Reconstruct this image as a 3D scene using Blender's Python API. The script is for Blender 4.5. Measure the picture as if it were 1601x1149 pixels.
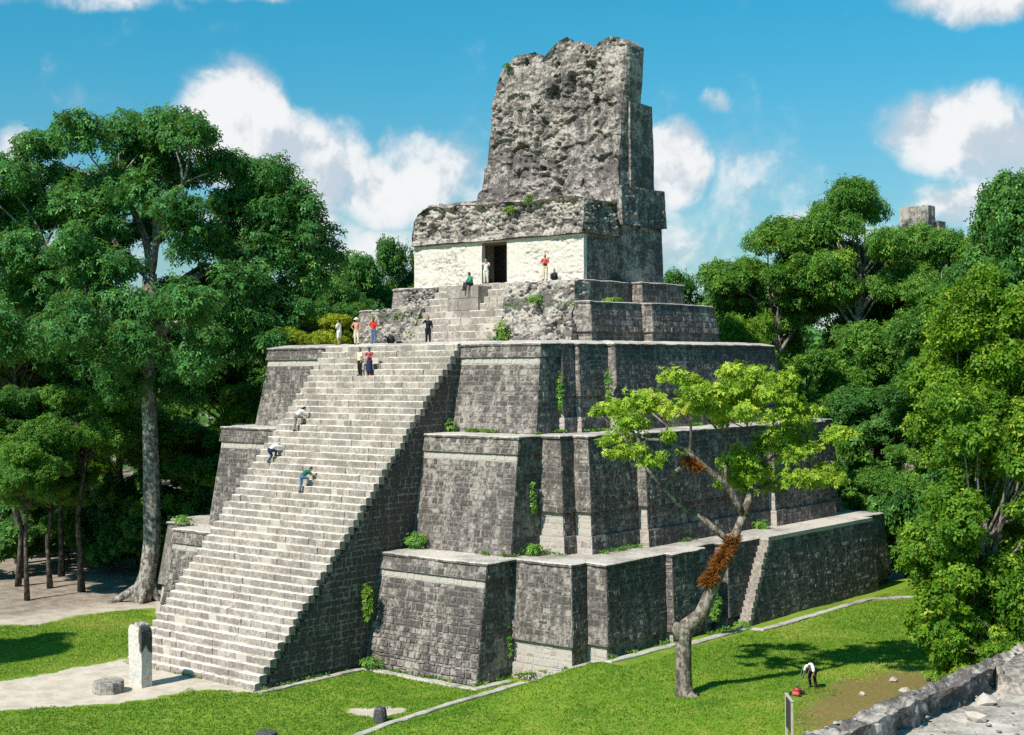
import bpy, bmesh, math, random
import numpy as np
from mathutils import Vector, Matrix

for o in list(bpy.data.objects):
    bpy.data.objects.remove(o)
SC = bpy.context.scene
COL = SC.collection
R = math.radians

# ------------------------------------------------------------------ camera
YAW, PITCH, ROLL = 0.702, -0.001, -0.007
CAM = Vector((62.88, -47.11, 16.65))
fw = Vector((-math.sin(YAW) * math.cos(PITCH), math.cos(YAW) * math.cos(PITCH), math.sin(PITCH)))
rt0 = Vector((math.cos(YAW), math.sin(YAW), 0))
up0 = rt0.cross(fw)
rt = rt0 * math.cos(ROLL) + up0 * math.sin(ROLL)
up = -rt0 * math.sin(ROLL) + up0 * math.cos(ROLL)
cd = bpy.data.cameras.new('camera')
cam = bpy.data.objects.new('camera', cd)
COL.objects.link(cam)
cam.matrix_world = Matrix(((rt.x, up.x, -fw.x, CAM.x), (rt.y, up.y, -fw.y, CAM.y), (rt.z, up.z, -fw.z, CAM.z), (0, 0, 0, 1)))
cd.sensor_width = 36.0
cd.lens = 36.0 * 2219.0 / 1601.0
cd.clip_end = 6000
SC.camera = cam

# ------------------------------------------------------------------ world, sun, exposure
SUN_EL, SUN_DX = 47.0, 0.075            # shadows fall along (+0.075, +1)
def world():
    w = bpy.data.worlds.new('World'); SC.world = w; w.use_nodes = True
    w.cycles.sampling_method = 'MANUAL'; w.cycles.sample_map_resolution = 512
    nt = w.node_tree; N = nt.nodes; L = nt.links; N.clear()
    out = N.new('ShaderNodeOutputWorld'); bg = N.new('ShaderNodeBackground'); bg.inputs[1].default_value = 0.066
    sky = N.new('ShaderNodeTexSky'); sky.sky_type = 'NISHITA'; sky.sun_disc = False
    sky.sun_elevation = R(SUN_EL); sky.sun_rotation = R(180 + 4.3); sky.air_density = 1.0; sky.dust_density = 0.6; sky.ozone_density = 2.0
    def m(op, a, b=None, c=None, clamp=False):
        n = N.new('ShaderNodeMath'); n.operation = op; n.use_clamp = clamp
        for i, v in enumerate((a, b, c)):
            if v is None: continue
            if isinstance(v, (int, float)): n.inputs[i].default_value = v
            else: L.new(v, n.inputs[i])
        return n.outputs[0]
    def vm(op, a, b=None):
        n = N.new('ShaderNodeVectorMath'); n.operation = op
        for i, v in enumerate((a, b)):
            if v is None: continue
            if isinstance(v, tuple): n.inputs[i].default_value = v
            else: L.new(v, n.inputs[i])
        return n
    def sstep(v, a, b):
        n = N.new('ShaderNodeMapRange'); n.interpolation_type = 'SMOOTHERSTEP'
        L.new(v, n.inputs[0]); n.inputs[1].default_value = a; n.inputs[2].default_value = b
        return n.outputs[0]
    def mix(f, a, b, mode='MIX'):
        n = N.new('ShaderNodeMix'); n.data_type = 'RGBA'; n.blend_type = mode
        if isinstance(f, (int, float)): n.inputs[0].default_value = f
        else: L.new(f, n.inputs[0])
        for s, v in ((n.inputs[6], a), (n.inputs[7], b)):
            if isinstance(v, tuple): s.default_value = v
            else: L.new(v, s)
        return n.outputs[2]
    tc = N.new('ShaderNodeTexCoord'); d = tc.outputs['Generated']
    # cumulus: centres as compass azimuth (deg, 0 = +Y, clockwise) and elevation (deg), half widths
    CL = CLOUDS
    # wisp the lookup direction a little so outlines are ragged
    wn = N.new('ShaderNodeTexNoise'); wn.inputs['Scale'].default_value = 9; wn.inputs['Detail'].default_value = 5
    L.new(d, wn.inputs['Vector'])
    wv = vm('SUBTRACT', wn.outputs['Color'], (0.5, 0.5, 0.5)).outputs[0]
    sc_ = N.new('ShaderNodeVectorMath'); sc_.operation = 'SCALE'; L.new(wv, sc_.inputs[0]); sc_.inputs['Scale'].default_value = 0.042
    dd = vm('ADD', d, sc_.outputs[0]).outputs[0]
    mask = None
    for (az, el, wx, wy, amp) in CL:
        a, e = R(az), R(el)
        c = Vector((math.sin(a) * math.cos(e), math.cos(a) * math.cos(e), math.sin(e)))
        hx = Vector((math.cos(a), -math.sin(a), 0)); hy = c.cross(hx) * -1
        df = vm('SUBTRACT', dd, tuple(c)).outputs[0]
        px = m('MULTIPLY', vm('DOT_PRODUCT', df, tuple(hx)).outputs['Value'], 1 / R(wx))
        py = m('MULTIPLY', vm('DOT_PRODUCT', df, tuple(hy)).outputs['Value'], 1 / R(wy))
        q = m('ADD', m('MULTIPLY', px, px), m('MULTIPLY', py, py))
        g = m('MULTIPLY', m('SUBTRACT', 1.0, q, clamp=True), amp)
        mask = g if mask is None else m('MAXIMUM', mask, g)
    # the rest of the sky: the same fair-weather cloud by noise, denser to the horizon
    sx = N.new('ShaderNodeSeparateXYZ'); L.new(d, sx.inputs[0])
    big = N.new('ShaderNodeTexNoise'); big.inputs['Scale'].default_value = 3.1; big.inputs['Detail'].default_value = 2
    L.new(vm('MULTIPLY', d, (1, 1, 2.2)).outputs[0], big.inputs['Vector'])
    low = sstep(sx.outputs[2], 0.26, 0.02)
    base = m('ADD', m('MULTIPLY', m('SUBTRACT', big.outputs[0], 0.52), 1.5), m('MULTIPLY', low, 0.22))
    mask = m('MAXIMUM', mask, base)
    def fbm(vec, s, det, rough):
        n = N.new('ShaderNodeTexNoise'); n.inputs['Scale'].default_value = s; n.inputs['Detail'].default_value = det; n.inputs['Roughness'].default_value = rough
        L.new(vec, n.inputs['Vector']); return n.outputs[0]
    n1 = fbm(dd, 17, 9, 0.60)
    sd = (0.0, -0.012, 0.02)
    n2 = fbm(vm('ADD', dd, sd).outputs[0], 17, 5, 0.55)
    dens = m('ADD', mask, m('MULTIPLY', m('SUBTRACT', n1, 0.5), 1.5))
    alpha = m('MULTIPLY', sstep(dens, 0.12, 0.80), 0.95)
    lit = sstep(m('ADD', m('MULTIPLY', m('SUBTRACT', n1, n2), 3.0), m('MULTIPLY', dens, 0.35)), -0.14, 0.50)
    ccol = mix(lit, (7.0, 7.9, 8.8, 1), (11.2, 11.2, 11.2, 1))
    hi = sstep(sx.outputs[2], 0.0, 0.30)
    tint = mix(1.0, sky.outputs[0], mix(hi, (0.86, 1.16, 1.20, 1), (0.25, 1.42, 1.53, 1)), 'MULTIPLY')
    L.new(mix(alpha, tint, ccol), bg.inputs[0]); L.new(bg.outputs[0], out.inputs[0])
# azimuth of view axis is -40.2 deg; frame spans about +-19.8 deg
CLOUDS = [(-51.2, 9.2, 3.0, 3.3, 1.0), (-48.2, 8.0, 3.4, 2.6, 1.0), (-45.8, 7.2, 2.8, 1.9, 0.95), (-43.5, 7.8, 4.2, 2.4, 0.80), (-41.5, 6.6, 3.6, 2.0, 0.6),
          (-50.0, 5.6, 5.0, 1.7, 0.8), (-46.0, 4.6, 4.0, 1.6, 0.6),
          (-33.5, 8.4, 1.9, 2.0, 0.95), (-34.2, 5.2, 2.6, 1.6, 0.42),
          (-23.0, 9.2, 3.6, 1.9, 1.0), (-20.5, 8.2, 4.2, 2.0, 0.9), (-21.5, 6.2, 5.0, 1.6, 0.8), (-27.0, 5.3, 3.0, 1.4, 0.6),
          (-22.0, 13.9, 4.0, 1.3, 0.9), (-17.0, 14.9, 5.0, 1.3, 0.85), (-57.5, 14.2, 5.0, 0.9, 0.62), (-52.5, 14.8, 5.0, 0.8, 0.6),
          (-56.0, 10.2, 2.2, 1.2, 0.45), (-31.8, 10.4, 1.0, 0.6, 0.5), (-59.5, 8.6, 1.5, 1.0, 0.5),
          (-42.5, 4.5, 3.0, 1.3, 0.45)]
world()
sl = bpy.data.lights.new('sun', 'SUN'); sl.energy = 5.0; sl.angle = R(0.53); sl.color = (1.0, 0.935, 0.85)
sun = bpy.data.objects.new('sun', sl); COL.objects.link(sun)
sd = Vector((SUN_DX, 1.0, -math.tan(R(SUN_EL)) * math.hypot(1, SUN_DX))).normalized()
sun.rotation_euler = (-sd).to_track_quat('Z', 'Y').to_euler()
sun.location = (0, -60, 80)
vs = SC.view_settings
vs.view_transform = 'Standard'; vs.look = 'None'; vs.exposure = 0.35; vs.gamma = 1.0; vs.use_curve_mapping = False
SC.cycles.max_bounces = 6; SC.cycles.diffuse_bounces = 3; SC.cycles.transmission_bounces = 3; SC.cycles.transparent_max_bounces = 4
SC.cycles.use_denoising = False

# ------------------------------------------------------------------ numpy noise
def _hash(ix, iy, iz, s):
    h = (ix.astype(np.int64) * 374761393 + iy.astype(np.int64) * 668265263 + iz.astype(np.int64) * 2147483647 + s * 974634541) & 0xffffffff
    h = ((h ^ (h >> 13)) * 1274126177) & 0xffffffff
    h = ((h ^ (h >> 16)) * 2246822519) & 0xffffffff
    return ((h ^ (h >> 15)) & 0xffffff) / float(0xffffff)
def vnoise(P, s=0):
    P = np.asarray(P, float); i = np.floor(P).astype(np.int64); f = P - i; f = f * f * (3 - 2 * f)
    r = 0
    for a in (0, 1):
        for b in (0, 1):
            for c in (0, 1):
                w = (f[:, 0] if a else 1 - f[:, 0]) * (f[:, 1] if b else 1 - f[:, 1]) * (f[:, 2] if c else 1 - f[:, 2])
                r = r + w * _hash(i[:, 0] + a, i[:, 1] + b, i[:, 2] + c, s)
    return r
def fbm(P, octv=4, s=0):
    P = np.asarray(P, float); r = 0; a = 0.5; t = 0
    for k in range(octv):
        r = r + a * vnoise(P * 2 ** k, s + k * 17); t += a; a *= 0.5
    return r / t
def worley(P, s=0):
    P = np.asarray(P, float); i = np.floor(P).astype(np.int64)
    f1 = np.full(len(P), 9.0); f2 = np.full(len(P), 9.0); cid = np.zeros(len(P))
    for a in (-1, 0, 1):
        for b in (-1, 0, 1):
            for c in (-1, 0, 1):
                x, y, z = i[:, 0] + a, i[:, 1] + b, i[:, 2] + c
                q = np.stack([x + _hash(x, y, z, s), y + _hash(x, y, z, s + 7), z + _hash(x, y, z, s + 13)], 1)
                dd = np.linalg.norm(P - q, axis=1); ci = _hash(x, y, z, s + 29)
                m = dd < f1
                f2 = np.where(m, f1, np.minimum(f2, dd)); cid = np.where(m, ci, cid); f1 = np.where(m, dd, f1)
    return f1, f2, cid

# ------------------------------------------------------------------ materials
class NT:
    def __init__(s, name):
        s.m = bpy.data.materials.new(name); s.m.use_nodes = True
        s.t = s.m.node_tree; s.N = s.t.nodes; s.L = s.t.links; s.N.clear()
        s.out = s.N.new('ShaderNodeOutputMaterial')
    def put(s, sock, v):
        if isinstance(v, (int, float)): sock.default_value = v
        elif isinstance(v, tuple): sock.default_value = v if len(v) != 3 or sock.type != 'RGBA' else (*v, 1)
        else: s.L.new(v, sock)
    def math(s, op, a, b=0.0, c=None, clamp=False):
        n = s.N.new('ShaderNodeMath'); n.operation = op; n.use_clamp = clamp
        s.put(n.inputs[0], a); s.put(n.inputs[1], b)
        if c is not None: s.put(n.inputs[2], c)
        return n.outputs[0]
    def pos(s, scale=(1, 1, 1)):
        g = s.N.new('ShaderNodeNewGeometry'); v = s.N.new('ShaderNodeVectorMath'); v.operation = 'MULTIPLY'
        s.L.new(g.outputs['Position'], v.inputs[0]); v.inputs[1].default_value = scale; return v.outputs[0]
    def noise(s, vec, sc, det=4, rough=0.55, dist=0.0):
        n = s.N.new('ShaderNodeTexNoise'); s.L.new(vec, n.inputs['Vector']); n.inputs['Scale'].default_value = sc
        n.inputs['Detail'].default_value = det; n.inputs['Roughness'].default_value = rough; n.inputs['Distortion'].default_value = dist
        return n.outputs[0]
    def voro(s, vec, sc, feat='F1'):
        n = s.N.new('ShaderNodeTexVoronoi'); n.feature = feat; s.L.new(vec, n.inputs['Vector']); n.inputs['Scale'].default_value = sc; return n
    def step(s, v, a, b):
        n = s.N.new('ShaderNodeMapRange'); n.interpolation_type = 'SMOOTHSTEP'; s.put(n.inputs[0], v)
        n.inputs[1].default_value = a; n.inputs[2].default_value = b; return n.outputs[0]
    def mix(s, f, a, b, mode='MIX'):
        n = s.N.new('ShaderNodeMix'); n.data_type = 'RGBA'; n.blend_type = mode
        s.put(n.inputs[0], f); s.put(n.inputs[6], a); s.put(n.inputs[7], b); return n.outputs[2]
    def attr(s, name):
        n = s.N.new('ShaderNodeAttribute'); n.attribute_name = name; return n.outputs['Fac']
    def bump(s, h, strength=0.5, dist=0.05):
        n = s.N.new('ShaderNodeBump'); n.inputs['Strength'].default_value = strength; n.inputs['Distance'].default_value = dist
        s.L.new(h, n.inputs['Height']); return n.outputs[0]
    def bsdf(s, col, rough=0.9, normal=None, spec=0.25):
        b = s.N.new('ShaderNodeBsdfPrincipled'); s.put(b.inputs['Base Color'], col); s.put(b.inputs['Roughness'], rough)
        b.inputs['Specular IOR Level'].default_value = spec
        if normal is not None: s.L.new(normal, b.inputs['Normal'])
        return b.outputs[0]
    def done(s, sh):
        s.L.new(sh, s.out.inputs[0]); return s.m

def stone_mat(name, pale, dark, bias=0.0, streak=0.5, big=0.28, sharp=0.12, moss=0.0, tone_k=0.16, bmp=0.5, fresh=(0.50, 0.45, 0.39), speck=False, mott=0.42, warm=(0.30, 0.25, 0.20)):
    """weathered limestone: pale stone, black lichen in patches and vertical run-off streaks, a little moss"""
    t = NT(name); p = t.pos(); tone = t.attr('tone')
    n1 = t.noise(p, big, 6, 0.6)
    n2 = t.noise(t.pos((1.5, 1.5, 0.22)), 1.4, 5, 0.62)
    n3 = t.noise(p, 5.5, 5, 0.65)
    n4 = t.noise(p, 23.0, 3, 0.6)
    v = t.math('ADD', t.math('MULTIPLY', n1, 1.0 - streak), t.math('MULTIPLY', n2, streak))
    v = t.math('ADD', v, t.math('MULTIPLY', t.math('SUBTRACT', n3, 0.5), mott))
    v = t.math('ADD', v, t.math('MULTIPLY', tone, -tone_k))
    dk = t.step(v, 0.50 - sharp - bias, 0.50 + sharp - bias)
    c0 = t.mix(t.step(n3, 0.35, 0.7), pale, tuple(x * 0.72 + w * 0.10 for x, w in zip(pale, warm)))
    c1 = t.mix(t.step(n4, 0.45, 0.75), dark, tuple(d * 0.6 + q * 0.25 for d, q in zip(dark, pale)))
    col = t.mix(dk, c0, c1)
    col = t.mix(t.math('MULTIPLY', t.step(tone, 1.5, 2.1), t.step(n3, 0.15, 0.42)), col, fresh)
    if moss:
        mv = t.noise(p, 0.9, 5, 0.6)
        col = t.mix(t.math('MULTIPLY', t.step(mv, 0.58, 0.70), moss), col, (0.045, 0.06, 0.018))
    # pale crystalline flecks where the crust has flaked
    sp = t.noise(p, 11.0, 4, 0.75); col = t.mix(t.step(sp, 0.48, 0.66), col, tuple(x * 0.55 for x in dark), 'MIX') if speck else col
    fl = t.step(t.noise(p, 7.5, 4, 0.7), 0.60, 0.68)
    col = t.mix(t.math('MULTIPLY', fl, 0.65), col, tuple(min(1, x * 1.1) for x in pale))
    h = t.math('ADD', t.math('MULTIPLY', n3, 0.6), t.math('MULTIPLY', n4, 0.4))
    return t.done(t.bsdf(col, 0.93, t.bump(h, bmp, 0.06), 0.15))

PALE = (0.50, 0.455, 0.40)
M = {}
M['block'] = stone_mat('weathered_block', (0.370, 0.325, 0.290), (0.076, 0.066, 0.064), bias=0.075, streak=0.55, sharp=0.15, moss=0.25, tone_k=0.12, bmp=1.0, mott=0.68, fresh=(0.43, 0.385, 0.34))
M['mortar'] = stone_mat('lime_mortar', (0.40, 0.352, 0.31), (0.115, 0.101, 0.095), bias=0.075, streak=0.55, sharp=0.17, moss=0.3, mott=0.6, fresh=(0.43, 0.385, 0.34))
M['cap'] = stone_mat('worn_terrace_top', (0.60, 0.545, 0.48), (0.25, 0.225, 0.20), bias=-0.06, streak=0.0, sharp=0.16, moss=0.15)
M['tread'] = stone_mat('worn_tread', (0.76, 0.695, 0.615), (0.44, 0.39, 0.34), bias=-0.08, streak=0.1, big=0.5, sharp=0.18, tone_k=0.07, mott=0.6)
M['riser'] = stone_mat('stained_riser', (0.47, 0.412, 0.358), (0.22, 0.192, 0.168), bias=0.02, streak=0.4, big=0.6, sharp=0.2, tone_k=0.07, bmp=0.9, mott=0.8)
M['white'] = stone_mat('white_plaster', (0.65, 0.60, 0.535), (0.34, 0.295, 0.25), bias=-0.09, streak=0.35, big=0.7, sharp=0.11, tone_k=0.20, mott=0.7)
M['comb'] = stone_mat('eroded_masonry', (0.45, 0.397, 0.355), (0.095, 0.083, 0.081), bias=0.065, streak=0.55, big=0.25, sharp=0.17, tone_k=0.15, bmp=1.0, mott=0.8)  # per-cell tone: random dark staining that also stands in for relief shading
M['rubble'] = stone_mat('rubble_stone', (0.47, 0.42, 0.37), (0.11, 0.098, 0.093), bias=0.03, streak=0.25, big=0.45, sharp=0.17, tone_k=0.16, bmp=1.0, mott=0.7)
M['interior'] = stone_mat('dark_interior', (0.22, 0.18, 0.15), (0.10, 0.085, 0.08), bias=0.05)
M['stele'] = stone_mat('stele_stone', (0.62, 0.58, 0.52), (0.05, 0.048, 0.05), bias=-0.10, streak=0.3, big=0.7, sharp=0.10, tone_k=0.32)
M['kerb'] = stone_mat('kerb_stone', (0.50, 0.47, 0.41), (0.22, 0.20, 0.17), bias=-0.06, streak=0.0, moss=0.5)

def simple_mat(name, col, rough=0.7, var=0.15, sc=8.0, spec=0.3, metal=0.0):
    t = NT(name); n = t.noise(t.pos(), sc, 3)
    c = t.mix(n, tuple(x * (1 - var) for x in col), tuple(min(1, x * (1 + var)) for x in col))
    b = t.bsdf(c, rough, None, spec)
    if metal: b.node.inputs['Metallic'].default_value = metal
    return t.done(b)
def leaf_mat(name, a, b, c=None, trans=0.28, rough=0.55, spec=0.2):
    """tone 0..1 per leaf cluster picks between the tree's own leaf greens"""
    t = NT(name); tone = t.attr('tone')
    col = t.mix(t.step(tone, 0.05, 0.95), a, b)
    if c: col = t.mix(t.step(tone, 0.86, 0.97), col, c)
    p = t.bsdf(col, rough, None, spec)
    tr = t.N.new('ShaderNodeBsdfTranslucent'); t.put(tr.inputs[0], t.mix(0.5, col, (0.30, 0.42, 0.03), 'MIX'))
    ms = t.N.new('ShaderNodeMixShader'); ms.inputs[0].default_value = trans
    t.L.new(p, ms.inputs[1]); t.L.new(tr.outputs[0], ms.inputs[2])
    return t.done(ms.outputs[0])
def bark_mat(name, a, b, sc=3.0):
    t = NT(name); n = t.noise(t.pos((1, 1, 0.25)), sc * 2, 6, 0.65); n2 = t.noise(t.pos(), sc, 5, 0.6)
    col = t.mix(t.step(n2, 0.42, 0.58), a, b); col = t.mix(t.math('MULTIPLY', t.step(n, 0.45, 0.65), 0.7), col, tuple(x * 0.5 for x in b))
    return t.done(t.bsdf(col, 0.9, t.bump(n, 1.0, 0.12), 0.15))
M['bark_pale'] = bark_mat('pale_bark', (0.42, 0.385, 0.34), (0.15, 0.13, 0.11))
M['bark_tan'] = bark_mat('lichened_tan_bark', (0.34, 0.295, 0.245), (0.13, 0.105, 0.082), 4.0)
M['bark_dark'] = bark_mat('dark_bark', (0.15, 0.125, 0.10), (0.055, 0.045, 0.036))
M['twig'] = bark_mat('grey_twig', (0.30, 0.27, 0.235), (0.12, 0.10, 0.085))
M['leaf_ceiba'] = leaf_mat('ceiba_leaf', (0.036, 0.145, 0.036), (0.105, 0.305, 0.075), (0.20, 0.42, 0.11), trans=0.32)
M['leaf_deep'] = leaf_mat('deep_green_leaf', (0.036, 0.128, 0.026), (0.105, 0.275, 0.054), (0.21, 0.38, 0.07), trans=0.32)
M['leaf_mid'] = leaf_mat('mid_green_leaf', (0.060, 0.180, 0.028), (0.170, 0.355, 0.048), (0.30, 0.45, 0.05), trans=0.34)
M['leaf_bright'] = leaf_mat('bright_green_leaf', (0.065, 0.170, 0.012), (0.185, 0.335, 0.022), (0.34, 0.43, 0.03), trans=0.33)
M['leaf_lime'] = leaf_mat('lime_leaf', (0.19, 0.34, 0.03), (0.40, 0.56, 0.05), (0.58, 0.64, 0.08), trans=0.34)
M['leaf_olive'] = leaf_mat('olive_leaf', (0.20, 0.28, 0.02), (0.42, 0.46, 0.03), (0.55, 0.54, 0.05))
M['bromeliad'] = leaf_mat('rust_red_bromeliad', (0.20, 0.045, 0.015), (0.42, 0.15, 0.035), (0.22, 0.20, 0.04), trans=0.2)

# ------------------------------------------------------------------ mesh helpers
class MB:
    """collects vertices / faces / per-face tone and material index, builds ONE mesh object"""
    def __init__(s): s.v = []; s.f = []; s.t = []; s.mi = []
    def add(s, vs, fs, tone=0.0, mi=0):
        b = len(s.v); s.v += [tuple(x) for x in vs]
        for q in fs: s.f.append(tuple(b + i for i in q)); s.t.append(tone); s.mi.append(mi)
    def box(s, x0, x1, y0, y1, z0, z1, tone=0.0, mi=0):
        s.add([(x0, y0, z0), (x1, y0, z0), (x1, y1, z0), (x0, y1, z0), (x0, y0, z1), (x1, y0, z1), (x1, y1, z1), (x0, y1, z1)],
              [(0, 3, 2, 1), (4, 5, 6, 7), (0, 1, 5, 4), (1, 2, 6, 5), (2, 3, 7, 6), (3, 0, 4, 7)], tone, mi)
    def tube(s, pts, rad, n=8, tone=0.0, mi=0, cap=True, wob=0.0, rng=None):
        pts = [Vector(p) for p in pts]; b = len(s.v); prev = None
        for k, p in enumerate(pts):
            d = (pts[min(k + 1, len(pts) - 1)] - pts[max(k - 1, 0)]).normalized()
            if prev is None: u = d.orthogonal().normalized()
            else: u = (prev - d * prev.dot(d)).normalized()
            prev = u; w = d.cross(u)
            for j in range(n):
                a = 2 * math.pi * j / n; r = rad[k] * (1 + (wob * (rng.random() - 0.5) * 2 if rng else 0))
                s.v.append(tuple(p + (u * math.cos(a) + w * math.sin(a)) * r))
        for k in range(len(pts) - 1):
            for j in range(n):
                j2 = (j + 1) % n
                s.f.append((b + k * n + j, b + k * n + j2, b + (k + 1) * n + j2, b + (k + 1) * n + j)); s.t.append(tone); s.mi.append(mi)
        if cap:
            s.f.append(tuple(b + j for j in reversed(range(n)))); s.t.append(tone); s.mi.append(mi)
            e = b + (len(pts) - 1) * n; s.f.append(tuple(e + j for j in range(n))); s.t.append(tone); s.mi.append(mi)
    def build(s, name, mats, parent=None, smooth=False, kind=None):
        me = bpy.data.meshes.new(name); me.from_pydata(s.v, [], s.f)
        if any(s.t):
            a = me.attributes.new('tone', 'FLOAT', 'FACE'); a.data.foreach_set('value', np.array(s.t, np.float32))
        return finish(name, me, mats, parent, smooth, kind, s.mi if any(s.mi) else None)
def finish(name, me, mats, parent=None, smooth=False, kind=None, mi=None):
    for m in (mats if isinstance(mats, (list, tuple)) else [mats]): me.materials.append(m)
    if mi is not None: me.polygons.foreach_set('material_index', np.array(mi, np.int32))
    if smooth: me.polygons.foreach_set('use_smooth', np.ones(len(me.polygons), bool))
    me.update()
    o = bpy.data.objects.new(name, me); COL.objects.link(o)
    if parent is not None: adopt(o, parent)
    if kind: o['kind'] = kind
    return o
def root_loc(o):
    v = Vector((0, 0, 0))
    while o is not None: v += o.location; o = o.parent
    return v
def adopt(o, parent):
    """meshes are made in world coordinates; keep them there under an unrotated parent"""
    o.parent = parent; o.location = o.location - root_loc(parent)
def np_mesh(name, V, F, tone=None):
    """quads from numpy arrays"""
    me = bpy.data.meshes.new(name); nv, nf = len(V), len(F)
    me.vertices.add(nv); me.vertices.foreach_set('co', np.asarray(V, np.float32).ravel())
    k = F.shape[1]
    me.loops.add(nf * k); me.loops.foreach_set('vertex_index', np.asarray(F, np.int32).ravel())
    me.polygons.add(nf); me.polygons.foreach_set('loop_start', np.arange(0, nf * k, k, dtype=np.int32))
    me.update(calc_edges=True)
    if tone is not None:
        a = me.attributes.new('tone', 'FLOAT', 'FACE'); a.data.foreach_set('value', np.asarray(tone, np.float32))
    return me
def tag(o, label, cat, group=None, kind=None):
    if label: o['label'] = label
    if cat: o['category'] = cat
    if group: o['group'] = group
    if kind: o['kind'] = kind
    return o
def thing(name, loc, label, cat, group=None):
    o = bpy.data.objects.new(name, None); COL.objects.link(o); o.location = loc; o.empty_display_size = 0.3
    return tag(o, label, cat, group)

# ================================================================== GROUND
def sm(t): t = np.clip(t, 0, 1); return t * t * (3 - 2 * t)
def gz(x, y):
    x = np.asarray(x, float); y = np.asarray(y, float)
    z = sm((x - 15.5) / 4.2) * (0.28 + 1.22 * sm((y + 7) / 18))
    z = z + 3.1 * sm((x - 35.2) / 7.0) * sm((y + 30) / 20)
    return z
def gz1(x, y): return float(gz(x, y))
POLY = {
 'plaza': [(-9.5, -10.5), (-8.19, -8.52), (-7.01, -6.99), (-6.67, -4.93), (-6.91, -2.4), (-6.87, 0.49), (-5.6, 1.8), (5.5, 1.5), (6.1, -0.2), (4.3, -0.95), (2.65, -1.9), (2.77, -4.41), (1.54, -7.11), (-0.1, -8.92), (-0.87, -10.53), (-1.62, -12.1), (-4, -16), (-14, -16)],
 'dirt': [(-30, -8), (-23.32, -1.15), (-22.6, 1.98), (-20.18, 3.3), (-21.56, 7.02), (-20.5, 10.5), (-19.0, 12.5), (-17.5, 17), (-18, 30), (-24, 60), (-20, 700), (-700, 700), (-700, -8)],
 'patch': [(11.82, 0.27), (13.04, 1.9), (14.3, 2.5), (14.6, 1.29), (14.43, 0.1), (13.36, -0.13)],
 'brown': [(31.4, 10.2), (30.6, 13.0), (30.9, 16.0), (32.0, 18.6), (34.5, 19.5), (37, 16), (38.5, 10), (37.5, 4.0), (35.0, 3.5), (32.6, 6.8)],
 'wood': [(-12, 41), (0, 47.5), (22.5, 47.5), (27, 40), (33, 30), (44, 22), (60, 40), (700, 60), (700, 900), (-20, 900)],
}
def poly_sd(P, poly):
    """signed distance, positive inside"""
    P = np.asarray(P, float); d = np.full(len(P), 1e9); ins = np.zeros(len(P), bool)
    for (x0, y0), (x1, y1) in zip(poly, poly[1:] + poly[:1]):
        ex, ey = x1 - x0, y1 - y0; t = np.clip(((P[:, 0] - x0) * ex + (P[:, 1] - y0) * ey) / (ex * ex + ey * ey), 0, 1)
        d = np.minimum(d, np.hypot(P[:, 0] - x0 - t * ex, P[:, 1] - y0 - t * ey))
        c = ((y0 > P[:, 1]) != (y1 > P[:, 1])) & (P[:, 0] < ex * (P[:, 1] - y0) / (ey if ey else 1e-9) + x0); ins ^= c
    return np.where(ins, d, -d)
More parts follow.
